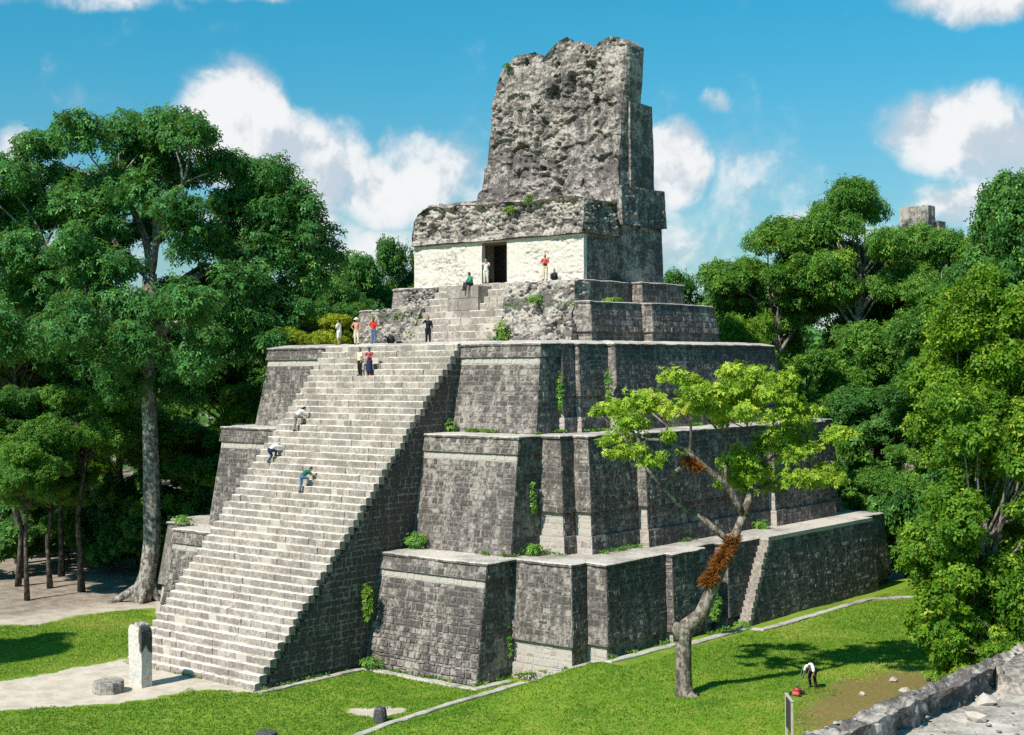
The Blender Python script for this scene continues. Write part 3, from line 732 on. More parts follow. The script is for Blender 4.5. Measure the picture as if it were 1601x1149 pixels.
def comb_base(P, n, e, fc):
    o = vec_noise(P, 0.6, 0.12, 100) + vec_noise(P, 4.0, 0.045, 105)
    x = P[:, 0] + (vnoise(P * 0.7, 111) - 0.5) * 1.2; z = P[:, 2] + (vnoise(P * 0.7, 112) - 0.5) * 1.0
    # upright panels and ledges left from the fallen relief
    cx = np.floor(x / 1.15).astype(np.int64); row = _hash(cx, cx * 0, cx * 0, 5) * 2.2; cz = np.floor((z + row) / 1.9).astype(np.int64)
    h = (_hash(cx, cz, cx * 0, 9) - 0.55) * 0.80
    cx2 = np.floor(x / 0.46 + 0.3).astype(np.int64); cz2 = np.floor(z / 0.27 + _hash(cx2, cx2 * 0, cx2 * 0, 3)).astype(np.int64)
    h = h + (_hash(cx2, cz2, cx2 * 0, 15) - 0.5) * 0.34
    f1, f2, cid = worley(P * np.array([2.6, 2.6, 4.2]), 109); h = h + (cid - 0.5) * 0.14 - 0.05 * (f2 - f1 < 0.12)
    h = h - 0.75 * sm((0.39 - fbm(P * np.array([1.0, 1.0, 0.75]), 4, 140)) / 0.05)
    calm = sm((fbm(P * 0.33, 2, 150) - 0.46) / 0.10)          # stretches that kept their flat facing
    h = h * (1 - 0.65 * calm) + 0.10 * calm
    return o + n[None, :] * (h * e)[:, None]
_dc = comb_base
def comb_disp(P, n, e, fc):
    d = _dc(P, n, e, fc)
    if fc == 'f':
        x, z = P[:, 0], P[:, 2]
        slot = np.exp(-((x - 1.45) / 0.30) ** 4) * sm((z - 35.2) / 0.5) * sm((37.5 - z) / 0.4)
        d[:, 1] += 1.3 * slot
        for cx, wd, za, zb, dp in ((-3.6, 0.28, 30.4, 34.6, 0.40), (2.9, 0.22, 31, 34.8, 0.40), (-1.0, 0.20, 29.8, 33.0, 0.28), (5.3, 0.2, 29.5, 32.6, 0.3), (0.9, 0.2, 29.0, 31.0, 0.3)):
            d[:, 1] += dp * np.exp(-((x - cx) / wd) ** 2) * sm((z - za) / 0.6) * sm((zb - z) / 0.6)
    elif fc in 'rlb': d *= 0.45
    return d
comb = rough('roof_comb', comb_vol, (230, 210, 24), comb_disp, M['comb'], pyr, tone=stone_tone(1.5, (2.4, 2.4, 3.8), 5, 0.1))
comb['label'] = 'tall crumbling masonry roof comb with ragged top'
def box_vol(x0, x1, y0, y1, z0, z1, bx=0.0, by=0.0, top=None):
    def f(u, v, w):
        x = x0 + (x1 - x0) * u + bx * v * np.where(u < 0.5, 1, -1) * np.abs(u * 2 - 1); zt = np.interp(x, *top) if top else z1
        y = y0 + (y1 - y0) * w + by * v * (1 - w)
        return x, y, z0 + v * (zt - z0)
    return f
rough('comb_back_mass', box_vol(-6.2, 6.5, 32.3, 35.1, 27.8, 34.75, 0.12, 0.1), (60, 40, 22), disp_rubbly(0.06, 0.06, 300, 2.2, 0.05), M['comb'], pyr, tone=stone_tone(1.2))
# frieze over the front room
FTOP = ([-7.6, -7.3, -7.05, -6.4, -5.3, -4.4, -3.2, -1.4, 0.5, 3.4, 5.5, 7.1, 7.8], [26.7, 27.0, 27.4, 27.75, 27.85, 27.62, 27.75, 27.62, 27.7, 27.55, 27.75, 27.6, 27.4])
_df = disp_rubbly(0.09, 0.26, 500, 3.2, 0.34, 0.22)
def frieze_disp(P, n, e, fc):
    d = _df(P, n, e, fc)
    if fc == 'f':   # plain course along the foot of the frieze, worn mask panels above
        k = sm((P[:, 2] - 25.35) / 0.25); d[:, 1] = d[:, 1] * (0.2 + 0.8 * k) + 0.12 * k
        d[:, 1] += 0.20 * (np.cos(P[:, 0] * 2 * math.pi / 2.55) < -0.55) * k
    return d
fr = rough('frieze', box_vol(-7.5, 7.8, 25.12, 29.4, 25.18, 27.6, 0.1, 0.25, FTOP), (200, 40, 46), frieze_disp, M['comb'], pyr, tone=stone_tone(2.0, (3.2, 3.2, 3.6), 9, 0.7))
fr['label'] = 'rough sculpted stone frieze above the white wall'
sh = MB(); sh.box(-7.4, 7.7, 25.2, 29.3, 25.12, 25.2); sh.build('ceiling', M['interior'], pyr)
# front room
def wall_disp(P, n, e, fc):
    k = sm((fbm(P * np.array([0.55, 0.55, 0.8]), 4, 700) - 0.47) / 0.12) + sm((P[:, 0] - 4.6) / 2.0) * 0.6 + np.exp(-((P[:, 0] + 2.75) / 0.25) ** 2) * 1.2 + np.exp(-((P[:, 0] - 3.0) / 0.3) ** 2) * 0.8 + sm((22.9 - P[:, 2]) / 0.5)
    f1, f2, cid = worley(P * np.array([2.6, 2.6, 5.2]), 710)
    h = -(0.085 * cid + 0.05 * (f2 - f1 < 0.1)) * np.clip(k + 0.12, 0, 1.3)
    return vec_noise(P, 1.2, 0.02, 720) + n[None, :] * (h * e)[:, None]
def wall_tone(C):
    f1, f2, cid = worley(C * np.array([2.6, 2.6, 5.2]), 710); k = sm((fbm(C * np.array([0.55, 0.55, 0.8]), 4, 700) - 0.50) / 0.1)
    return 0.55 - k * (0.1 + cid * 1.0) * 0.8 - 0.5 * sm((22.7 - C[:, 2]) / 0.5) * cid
def temple_wall():
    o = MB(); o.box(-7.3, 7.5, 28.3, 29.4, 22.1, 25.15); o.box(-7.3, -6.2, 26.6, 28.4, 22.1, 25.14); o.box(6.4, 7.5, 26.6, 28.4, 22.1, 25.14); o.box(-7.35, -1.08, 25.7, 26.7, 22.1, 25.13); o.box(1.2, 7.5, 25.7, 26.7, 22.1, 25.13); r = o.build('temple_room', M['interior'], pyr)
    for x0, x1, nu in ((-7.47, -1.06, 96), (1.18, 7.65, 100)):
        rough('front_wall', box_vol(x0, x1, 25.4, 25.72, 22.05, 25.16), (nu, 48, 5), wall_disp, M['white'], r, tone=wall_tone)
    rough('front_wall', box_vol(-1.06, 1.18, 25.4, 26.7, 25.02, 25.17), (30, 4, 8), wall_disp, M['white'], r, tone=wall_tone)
    rough('side_wall', box_vol(7.2, 7.62, 25.68, 29.25, 22.05, 25.16), (6, 48, 40), wall_disp, M['comb'], r, 'rt', tone=stone_tone(1.0, (2, 2, 4), 4, 0.1))
    for k in range(4):
        l = MB(); l.box(-1.35, 1.5, 25.42 + k * 0.3, 25.69 + k * 0.3, 24.90, 25.02); l.build('door_lintel', simple_mat('old_wood', (0.16, 0.095, 0.055), 0.9), r)
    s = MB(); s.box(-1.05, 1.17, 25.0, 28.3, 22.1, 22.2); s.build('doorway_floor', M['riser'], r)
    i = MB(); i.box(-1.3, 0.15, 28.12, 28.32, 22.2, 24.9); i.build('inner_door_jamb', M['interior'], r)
temple_wall()
# rear block of the temple with its moulding
rb = rough('rear_block', box_vol(-8.0, 8.05, 29.2, 33.9, 22.1, 26.0, 0.15, 0.0), (60, 44, 46), disp_rubbly(0.05, 0.06, 800, 2.0, 0.06), M['comb'], pyr, tone=stone_tone(1.2, (2, 2, 3.4), 14, 0.1))
rough('upper_rear_block', box_vol(-8.1, 8.2, 29.0, 34.1, 25.95, 28.55, 0.2, 0.1), (70, 36, 52), disp_rubbly(0.08, 0.12, 830, 2.2, 0.12), M['comb'], pyr, tone=stone_tone(1.5))
rough('rear_block', box_vol(-7.0, 7.0, 33.0, 35.3, 22.1, 28.4, 0.1, 0.0), (30, 30, 14), disp_rubbly(0.06, 0.08, 860, 2.0, 0.05), M['comb'], pyr, tone=stone_tone(1.2))

# collapsed rubble flanks beside the upper stair
def rubble(name, corners, label, seed, nst):
    """corners: bottom front L/R, top front L/R of the slope; behind them solid"""
    (a, b, c, d) = [np.array(p, float) for p in corners]
    def vol(u, v, w):
        bot = a[None] * (1 - u)[:, None] + b[None] * u[:, None]; tp = c[None] * (1 - u)[:, None] + d[None] * u[:, None]
        vv = v[:, None]; P = bot * (1 - vv) + tp * vv
        P = P + np.stack([0 * u, w * 1.6 + 0.0 * v, 0 * u], 1)
        return P[:, 0], P[:, 1], P[:, 2]
    o = rough(name, vol, (70, 62, 16), disp_rubbly(0.24, 0.20, seed, 3.0, 0.45), M['rubble'], pyr, tone=stone_tone(2.2, (2.0, 2.0, 2.6), seed)); o['label'] = label
    rn = random.Random(seed); st = MB()
    for _ in range(nst):
        u, v = rn.random(), rn.random() ** 1.4; P = (a * (1 - u) + b * u) * (1 - v) + (c * (1 - u) + d * u) * v
        lump(st, Vector(P) + Vector((0, rn.uniform(-0.1, 0.15), rn.uniform(-0.05, 0.05))), rn.uniform(0.06, 0.20), rn, rn.gauss(0.2, 0.8))
    st.build('loose_stones', M['rubble'], o, kind='stuff')
    return o
def lump(mb, c, r, rn, tone=0.0, flat=0.7, mi=0):
    """irregular stone, 20 triangles"""
    g = (1 + 5 ** 0.5) / 2
    vs = [(-1, g, 0), (1, g, 0), (-1, -g, 0), (1, -g, 0), (0, -1, g), (0, 1, g), (0, -1, -g), (0, 1, -g), (g, 0, -1), (g, 0, 1), (-g, 0, -1), (-g, 0, 1)]
    fs = [(0, 11, 5), (0, 5, 1), (0, 1, 7), (0, 7, 10), (0, 10, 11), (1, 5, 9), (5, 11, 4), (11, 10, 2), (10, 7, 6), (7, 1, 8), (3, 9, 4), (3, 4, 2), (3, 2, 6), (3, 6, 8), (3, 8, 9), (4, 9, 5), (2, 4, 11), (6, 2, 10), (8, 6, 7), (9, 8, 1)]
    a = rn.uniform(0, 6.28); ca, sa = math.cos(a), math.sin(a); sx, sy = rn.uniform(0.8, 1.4), rn.uniform(0.7, 1.1); out = []
    for v in vs:
        q = Vector(v).normalized() * r * rn.uniform(0.75, 1.2); x, y, z = q.x * sx, q.y * sy, q.z * flat
        out.append((c[0] + x * ca - y * sa, c[1] + x * sa + y * ca, c[2] + z))
    mb.add(out, fs, tone or 0.01, mi)
rubble('rubble_slope', [(3.75, 20.9, 17.9), (9.45, 21.5, 17.9), (3.35, 22.9, 22.0), (8.6, 23.2, 21.95)], 'collapsed rubble slope right of the upper stairs', 901, 80)
rubble('rubble_slope', [(-9.0, 21.1, 17.9), (-3.85, 20.7, 17.9), (-8.4, 22.2, 20.6), (-3.6, 22.2, 20.6)], 'collapsed rubble slope left of the upper stairs', 902, 70)
rubble('rubble_slope', [(-6.6, 22.3, 20.3), (-3.65, 22.2, 20.3), (-6.0, 23.6, 21.9), (-3.4, 23.6, 22.0)], 'rubble heap under the left end of the white wall', 903, 40)

def ledge_weeds():
    rs = np.random.RandomState(70); Cs = []
    def run(p, q, n, sp=0.12):
        p, q = np.array(p, float), np.array(q, float); t = rs.rand(n)
        k = fbm(np.column_stack([t * 9, np.full(n, p[1]), np.full(n, p[0])]), 2, 71) > 0.52; t = t[k]
        Cs.append(p + (q - p) * t[:, None] + rs.normal(0, sp, (len(t), 3)) * np.array([1, 1, 0.15]) + np.array([0, 0, 0.06]))
    T1, T2, T3 = TIERS
    for T, z in ((T1, None), (T2, 6.27), (T3, 12.78)):
        g = lambda x, y: z if z is not None else gz1(x, y)
        for a, b, n in (((5.8, T['b'] - 0.15), (T['w'], T['b'] - 0.15), 170), ((T['w'] + 0.1, T['b']), (T['w'] + 0.1, T['yA']), 60), ((T['w'], T['yA'] - 0.15), (T['a'], T['yA'] - 0.15), 80), ((T['c'] + 0.12, T['yA'] + T['s']), (T['c'] + 0.12, T['d']), 130), ((T['xo'] + 0.15, T['d']), (T['xo'] + 0.15, 33), 240)):
            run((*a, g(*a)), (*b, g(*b)), n)
    run((-14, 7.6, 0), (-6, 7.6, 0), 120); run((5.75, 0.3, 0.02), (5.75, 7.6, 0.02), 130); run((-5.8, -0.1, 0), (5.6, -0.1, 0), 50, 0.06)
    run((4.2, 20.4, 18.1), (3.9, 22.5, 20.2), 80, 0.2); run((-3.9, 20.5, 18.1), (-3.7, 22.4, 20.2), 60, 0.2); run((4, 22.0, 20.4), (9, 22.4, 20.4), 130, 0.4); run((-8, 21.8, 20.0), (-4, 21.8, 20.0), 90, 0.4)
    C = np.concatenate(Cs); d = rs.normal(0, 0.5, (len(C), 3)) + np.array([0, -0.2, 0.8])
    rs2 = np.random.RandomState(72); N = len(C); V = np.zeros((N, 5, 4, 3))
    for j in range(5):
        a = rs2.rand(N) * 6.283; l = rs2.uniform(0.10, 0.26, N)[:, None]; u = np.column_stack([np.cos(a), np.sin(a), rs2.uniform(0.3, 1.6, N)]); u /= np.linalg.norm(u, axis=1, keepdims=True); s_ = np.cross(u, rs2.normal(size=(N, 3))); s_ /= np.linalg.norm(s_, axis=1, keepdims=True)
        V[:, j, 0] = C; V[:, j, 1] = C + u * l * 0.5 + s_ * 0.035; V[:, j, 2] = C + u * l; V[:, j, 3] = C + u * l * 0.5 - s_ * 0.035
    me = np_mesh('ledge_weeds', V.reshape(-1, 3), np.arange(N * 20).reshape(-1, 4), np.repeat(rs2.rand(N), 5))
    finish('ledge_weeds', me, M['leaf_mid'], pyr, False, 'stuff')
ledge_weeds()

# ================================================================== TREES
RT = np.array([rt0.x, rt0.y, 0.0]); FW = np.array([fw.x, fw.y, 0.0])
def leaves(C, Nrm, n, L, W, droop, rs, fold=0.15):
    """rosettes of n leaflets at points C facing Nrm -> verts, quads"""
    N = len(C); Nrm = Nrm / np.linalg.norm(Nrm, axis=1, keepdims=True)
    r = rs.normal(size=(N, 3)); t1 = np.cross(Nrm, r); t1 /= np.linalg.norm(t1, axis=1, keepdims=True); t2 = np.cross(Nrm, t1)
    V = np.zeros((N, n, 4, 3))
    for j in range(n):
        a = 2 * np.pi * j / n + rs.normal(0, 0.25, N); d = t1 * np.cos(a)[:, None] + t2 * np.sin(a)[:, None]
        l = L * rs.uniform(0.7, 1.15, N)[:, None]; s = np.cross(d, Nrm) * (W * rs.uniform(0.8, 1.2, N))[:, None] * 0.5
        b = C + d * l * 0.08
        mid = C + d * l * 0.5 + Nrm * l * 0.12; tip = C + d * l - np.array([0, 0, 1.0]) * l * droop
        V[:, j, 0] = b; V[:, j, 1] = mid + s - Nrm * fold * W; V[:, j, 2] = tip; V[:, j, 3] = mid - s - Nrm * fold * W
    return V.reshape(-1, 3), np.arange(N * n * 4).reshape(-1, 4)
def lobes_to_crown(name, lobes, per, n, L, W, droop, seed, mat, parent, zs=0.78, light=0.0, shell=0.55):
    """lobes: (centre, radius); leaves fill each lobe, thickest near its skin"""
    rs = np.random.RandomState(seed); Cs, Ns, Ts = [], [], []
    for c, r in lobes:
        nb = max(5, int(9 * min(r, 1.6))); d = rs.normal(size=(nb, 3)); d /= np.linalg.norm(d, axis=1, keepdims=True)
        d[:, 2] = np.where(d[:, 2] < -0.45, -d[:, 2], d[:, 2])
        sub = np.array(c) + d * r * rs.uniform(0.45, 0.92, nb)[:, None] * np.array([1, 1, zs]); sr = r * rs.uniform(0.26, 0.46, nb)
        sub = np.vstack([sub, np.array(c)[None]]); sr = np.append(sr, r * 0.5)
        lt = rs.normal(0, 0.10)
        for q, w in zip(sub, sr):
            k = int(per * r * r / nb * (w / (0.36 * r)) ** 2); e = rs.normal(size=(k, 3)); e /= np.linalg.norm(e, axis=1, keepdims=True)
            P = q + e * (w * (shell + (1.15 - shell) * rs.rand(k) ** 0.7) * np.where(rs.rand(k) < 0.14, rs.uniform(1.1, 1.55, k), 1.0))[:, None] * np.array([1, 1, 0.85])
            Cs.append(P); Ns.append(e * 0.7 + np.array([0.0, -0.12, 0.55]) + rs.normal(0, 0.55, (k, 3)))
            Ts.append(np.clip(rs.normal(0.42 + light + lt, 0.24, k) + rs.normal(0, 0.12), 0, 1))
    C = np.concatenate(Cs); V, F = leaves(C, np.concatenate(Ns), n, L, W, droop, rs)
    me = np_mesh(name, V, F, np.repeat(np.concatenate(Ts), n))
    return finish(name, me, mat, parent)
def limb(mb, a, b, r0, r1, rn, bend=0.18, n=7, seg=6, lift=0.0):
    a, b = Vector(a), Vector(b); d = b - a; ln = d.length
    m1 = a + d * 0.35 + Vector((rn.uniform(-1, 1), rn.uniform(-1, 1), rn.uniform(-0.2, 1) + lift)) * ln * bend * 0.6
    m2 = a + d * 0.7 + Vector((rn.uniform(-1, 1), rn.uniform(-1, 1), rn.uniform(-0.2, 1) + lift)) * ln * bend * 0.5
    pts, rad = [], []
    for k in range(seg + 1):
        t = k / seg; p = a * (1 - t) ** 3 + m1 * 3 * t * (1 - t) ** 2 + m2 * 3 * t * t * (1 - t) + b * t ** 3
        pts.append(p); rad.append(r0 + (r1 - r0) * t ** 0.8)
    mb.tube(pts, rad, n, wob=0.10, rng=rn)
    return pts

def ceiba():
    base = Vector((-22.9, 13.9, 0)); rn = random.Random(4)
    t = thing('ceiba_tree', base, 'huge spreading dark green tree with pale straight trunk left of the stairs', 'tree')
    CE = [(-8.5, 32.42, 1.75), (-9.88, 29.89, 1.84), (-7.35, 29.89, 1.84), (-11.49, 27.59, 2.07), (-8.96, 27.13, 2.07), (-5.75, 28.05, 1.84), (-12.64, 30.35, 2.07), (-13.56, 25.75, 2.3), (-4.37, 32.88, 1.75), (-2.53, 33.7, 1.75), (-0.46, 33.34, 1.65), (1.84, 33.47, 1.75), (3.91, 32.74, 1.65), (5.29, 30.9, 1.47), (-1.61, 31.5, 1.84), (0.92, 31.04, 1.84), (2.99, 30.72, 1.38), (-3.91, 29.89, 1.65), (-0.92, 28.97, 1.75), (-3.22, 27.13, 1.84), (-5.75, 25.29, 1.84), (-8.5, 24.37, 2.07), (-3.45, 24.6, 1.75), (-1.38, 26.67, 1.38), (7.12, 30.12, 1.75), (8.96, 29.89, 1.84), (10.8, 28.28, 1.65), (11.72, 26.21, 1.56), (12.41, 24.37, 1.29), (9.42, 27.13, 1.93), (7.35, 27.59, 1.84), (5.29, 28.05, 1.47), (2.99, 27.36, 1.56), (3.91, 25.29, 1.75), (6.21, 25.52, 1.75), (8.5, 24.83, 1.75), (10.57, 23.91, 1.56), (11.49, 22.76, 1.15), (-1.61, 22.99, 1.84), (-3.91, 22.07, 2.07), (-6.67, 22.07, 2.3), (-9.42, 21.61, 2.3), (4.37, 22.53, 1.84), (7.12, 22.3, 1.93), (8.96, 21.15, 1.93), (6.67, 20.24, 2.07), (4.37, 20.24, 1.93), (2.07, 20.7, 1.65), (-0.69, 20.24, 1.93), (-3.45, 19.32, 2.21), (-6.21, 18.86, 2.21), (-8.96, 18.4, 2.3), (10.11, 20.24, 1.47), (8.5, 18.86, 1.84), (5.75, 18.17, 1.84), (2.99, 18.17, 1.84), (0.23, 17.48, 1.84), (-2.53, 16.56, 1.93), (4.37, 16.56, 1.56), (1.15, 15.64, 1.56), (-1.38, 14.95, 1.56), (2.53, 14.72, 1.29)]
    lob = []; mb = MB()
    W = lambda r, h, d: Vector((base.x + RT[0] * r + FW[0] * d, base.y + RT[1] * r + FW[1] * d, h))
    # trunk with a buttress root
    pts = [W(-0.55, -0.3, -0.3), W(-0.5, 0.6, -0.2), W(-0.15, 2.0, -0.1), W(0.15, 4.2, 0), W(0.15, 8, 0), W(0.1, 12, 0), W(-0.2, 17, 0.3), W(-0.1, 21, 0.4), W(0.0, 23.5, 0.5)]
    mb.tube(pts, [0.85, 0.72, 0.60, 0.62, 0.60, 0.55, 0.55, 0.58, 0.5], 14, wob=0.05, rng=rn)
    for a in range(5):
        an = a * 1.256 + 2.3; l = rn.uniform(1.3, 2.0) if a != 1 else 3.0
        mb.tube([W(-0.25, 2.0, 0), W(-0.35 + math.cos(an) * 0.55, 0.9, math.sin(an) * 0.5), W(-0.4 + math.cos(an) * l * 0.6, 0.25, math.sin(an) * l * 0.6), W(-0.4 + math.cos(an) * l, -0.15, math.sin(an) * l)], [0.38, 0.36, 0.26, 0.10], 7, wob=0.1, rng=rn)
    forks = [W(0, 21, 0.4), W(-0.1, 19, 0.3), W(0.0, 23.3, 0.5)]
    mains = []
    for r, h, d, f in ((-7.0, 25.5, -1, 1), (7.2, 25.2, 2.0, 0), (-2.5, 30, 1, 2), (3.0, 29.6, -2, 2), (-9, 20.5, 2, 1), (8.0, 20.8, 2.2, 1), (-4, 26.5, 4, 2), (3.5, 24.5, 4.5, 0), (0.4, 28, 0, 2), (-3, 20.5, -4.5, 1), (3.4, 19.8, -4.5, 1)):
        q = limb(mb, forks[f], W(r, h, d), 0.36, 0.15, rn, 0.22, 8, 8); mains.append(q)
    for k, (r, h, R_) in enumerate(CE):
        rr = math.sqrt(max(0.0, 1 - (r / 14.5) ** 2 - ((h - 24) / 12.5) ** 2))
        d = rn.uniform(-1, 1) * 6.5 * rr + (-2.0 if h < 21 else 0.0) + (-1.0 if k % 3 == 0 else 0)
        if r > 5: d = d * 0.4 + 0.6
        c = W(r, h, d); lob.append((tuple(c), R_ * 1.28))
        bp = min((p for m in mains for p in m[3:]), key=lambda p: (p - c).length + (2 if p.z > c.z + 1 else 0))
        limb(mb, bp, c, 0.10, 0.03, rn, 0.2, 5, 4)
    for k in range(16):  # far side of the crown
        an = rn.uniform(-2.4, 2.4); h = rn.uniform(18, 30); rr = rn.uniform(3, 10)
        lob.append((tuple(W(math.sin(an) * rr, h, 3 + abs(math.cos(an)) * 6)), rn.uniform(1.6, 2.2)))
    tr = mb.build('trunk', M['bark_pale'], t, True)
    lobes_to_crown('crown', lob, 165, 4, 0.36, 0.145, 0.2, 9, M['leaf_ceiba'], t, zs=0.82, shell=0.6)
ceiba()

def lime_tree():
    base = Vector((26.6, 8.0, gz1(26.6, 8.0))); rn = random.Random(6)
    t = thing('leaning_tree', base, 'small leaning tree with open yellow-green crown standing on the lawn', 'tree')
    LM = [(-0.18, 16.03, 0.65), (0.83, 15.64, 0.36), (2.32, 16.41, 0.54), (2.86, 16.03, 0.59), (3.63, 16.03, 0.59), (4.64, 15.88, 0.54), (5.03, 16.03, 0.36), (2.08, 15.55, 0.59), (1.31, 15.25, 0.54), (0.21, 15.31, 0.54), (-0.42, 14.63, 0.59), (-1.58, 14.78, 0.71), (-2.44, 14.78, 0.65), (-3.27, 14.54, 0.54), (-3.84, 14.45, 0.27), (-2.74, 14.09, 0.54), (-2.2, 13.85, 0.48), (-0.8, 13.38, 0.3), (-3.66, 13.23, 0.3), (-2.97, 13.14, 0.48), (-3.27, 12.52, 0.36), (-2.59, 12.6, 0.48), (-1.64, 12.37, 0.48), (-2.2, 12.84, 0.42), (0.68, 14.69, 0.59), (1.31, 14.54, 0.54), (2.23, 14.87, 0.65), (3.0, 15.16, 0.59), (3.78, 15.31, 0.54), (4.79, 15.01, 0.54), (5.5, 14.54, 0.48), (6.04, 14.48, 0.3), (2.71, 14.3, 0.59), (1.93, 14.15, 0.54), (3.63, 14.54, 0.59), (4.25, 13.32, 0.59), (3.78, 12.84, 0.54), (3.15, 12.37, 0.59), (2.71, 12.22, 0.54), (2.23, 12.07, 0.48), (5.41, 13.32, 0.54), (5.95, 13.71, 0.54), (6.57, 13.53, 0.54), (7.14, 13.14, 0.36), (5.56, 12.75, 0.54), (4.79, 12.52, 0.59), (6.34, 11.74, 0.42), (6.75, 11.44, 0.36), (5.56, 11.44, 0.54), (4.79, 11.44, 0.59), (4.02, 11.59, 0.54), (3.24, 11.44, 0.54), (2.56, 11.3, 0.48), (2.08, 11.06, 0.36), (4.34, 10.91, 0.42), (2.86, 10.97, 0.42), (0.06, 12.6, 0.27), (4.49, 14.21, 0.54), (5.09, 13.91, 0.48)]
    W = lambda r, h, d=0.0: Vector((base.x + RT[0] * r + FW[0] * d, base.y + RT[1] * r + FW[1] * d, h))
    mb = MB()
    mb.tube([W(0.12, base.z - 0.25), W(-0.02, 1.35), W(-0.05, 2.0), W(-0.06, 2.9), W(-0.06, 4.0), W(0.12, 4.6), W(0.77, 5.14), W(1.37, 6.48), W(2.05, 7.97), W(2.47, 9.01), W(2.80, 9.81)], [0.60, 0.45, 0.39, 0.37, 0.38, 0.38, 0.32, 0.28, 0.24, 0.20, 0.18], 12, wob=0.06, rng=rn)
    mb.tube([W(0.1, 1.45, -0.2), W(0.6, 1.15, -0.3), W(1.1, 0.95, -0.3)], [0.3, 0.2, 0.06], 7)
    mb.tube([W(-0.2, 4.0), W(-0.33, 4.5), W(-0.28, 4.75)], [0.3, 0.28, 0.2], 8, wob=0.1, rng=rn)   # old stump on the bend
    B = []
    def br(p, r): mb.tube(p, r, 7, wob=0.08, rng=rn); B.extend(p[1:])
    br([W(2.78, 9.7), W(3.0, 10.3, 0.2), W(3.15, 10.8, 0.4), W(3.3, 11.6, 0.8), W(3.8, 12.6, 1.2), W(4.3, 13.4, 1.5), W(4.6, 14.6, 1.4)], [0.22, 0.17, 0.14, 0.12, 0.09, 0.07, 0.04])
    br([W(2.75, 9.65), W(2.41, 10.34, -0.1), W(1.96, 11.09, -0.3), W(1.07, 11.83, -0.6), W(0.18, 12.58, -0.8), W(-0.86, 13.23, -1.0), W(-2.05, 13.3, -1.2), W(-2.9, 14.0, -1.2)], [0.2, 0.17, 0.15, 0.13, 0.11, 0.09, 0.07, 0.03])
    br([W(2.17, 8.45), W(1.07, 9.36, 0.5), W(-0.12, 10.14, 0.8), W(-1.01, 11.09, 1.0), W(-1.75, 11.98, 1.0), W(-2.3, 12.7, 0.8)], [0.17, 0.15, 0.13, 0.10, 0.06, 0.03])
    br([W(1.9, 11.15, -0.3), W(1.93, 12.0, -0.2), W(1.96, 13.02, 0), W(2.11, 14.51, 0.2), W(2.4, 15.8, 0.2)], [0.10, 0.09, 0.08, 0.06, 0.03])
    br([W(-0.65, 11.25, -0.5), W(-0.48, 11.75, -0.6), W(0.03, 12.1, -0.7), W(0.25, 12.5, -0.8)], [0.10, 0.11, 0.10, 0.08])
    br([W(3.1, 10.9, 0.4), W(4.2, 11.0, 0.2), W(5.3, 11.2, -0.3), W(6.3, 11.5, -0.6)], [0.09, 0.07, 0.05, 0.03])
    br([W(3.4, 11.8, 0.9), W(4.6, 12.6, 0.4), W(5.8, 13.0, 0), W(6.8, 13.2, 0)], [0.10, 0.07, 0.05, 0.03])
    br([W(0.2, 12.6, -0.8), W(0.3, 13.8, -0.4), W(-0.1, 15.0, -0.2), W(-0.2, 15.8, 0)], [0.08, 0.06, 0.05, 0.03])
    br([W(-0.86, 13.2, -1.0), W(-0.9, 13.9, -1.4), W(-1.6, 14.5, -1.5)], [0.06, 0.05, 0.03])
    br([W(2.0, 13.1, 0), W(1.4, 13.9, 0.4), W(0.8, 14.5, 0.6)], [0.06, 0.05, 0.03])
    br([W(3.8, 12.6, 1.2), W(3.2, 13.6, 1.5), W(3.2, 15.0, 1.4)], [0.07, 0.05, 0.03])
    lob = []
    for r, h, R_ in LM:
        d = rn.uniform(-2.2, 2.6); c = W(r, h, d); lob.append((tuple(c), R_ * 1.75))
        p = min(B, key=lambda p: (p - c).length); limb(mb, p, c, 0.035, 0.012, rn, 0.15, 5, 3)
    mb.build('trunk', M['bark_tan'], t, True)
    lobes_to_crown('crown', lob, 115, 7, 0.21, 0.075, 0.12, 31, M['leaf_lime'], t, zs=0.40, shell=0.1, light=0.1)
    # rust-red air plants seated on trunk and branch: each a thing of its own
    for k, (r, h, d, s, lab) in enumerate(((1.16, 6.75, -0.15, 0.62, 'lowest of the three rust-red air plant clumps on the leaning trunk'), (1.67, 7.6, -0.15, 0.66, 'middle of the three rust-red air plant clumps on the leaning trunk'), (2.16, 8.35, -0.1, 0.60, 'topmost of the three rust-red air plant clumps on the leaning trunk'), (0.33, 12.05, -0.75, 0.52, 'rust-red air plant clump alone on a branch of the yellow-green tree'))):
        s *= 0.82; rs = np.random.RandomState(50 + k); n = 900; c = np.array(W(r, h, d)); dr = rs.normal(size=(n, 3)) * np.array([1, 1, 0.9]); dr /= np.linalg.norm(dr, axis=1, keepdims=True)
        dr[:, 2] = dr[:, 2] * 0.8 + 0.12; l = s * rs.uniform(0.7, 1.15, n)[:, None]; sd = np.cross(dr, rs.normal(size=(n, 3))); sd /= np.linalg.norm(sd, axis=1, keepdims=True)
        ax_ = np.array([RT[0] * 0.56, RT[1] * 0.56, 0.83]) if k < 3 else np.array([-RT[0] * 0.75, -RT[1] * 0.75, 0.6]); c = c[None] + ax_[None] * rs.uniform(-0.36, 0.36, n)[:, None]
        V = np.zeros((n, 4, 3)); V[:, 0] = c - sd * 0.02; V[:, 1] = c + dr * l * 0.5 - sd * 0.022 + np.array([0, 0, 0.06]); V[:, 2] = c + dr * l; V[:, 3] = c + dr * l * 0.5 + sd * 0.022 + np.array([0, 0, 0.06])
        me = np_mesh('air_plant', V.reshape(-1, 3), np.arange(n * 4).reshape(-1, 4), rs.rand(n))
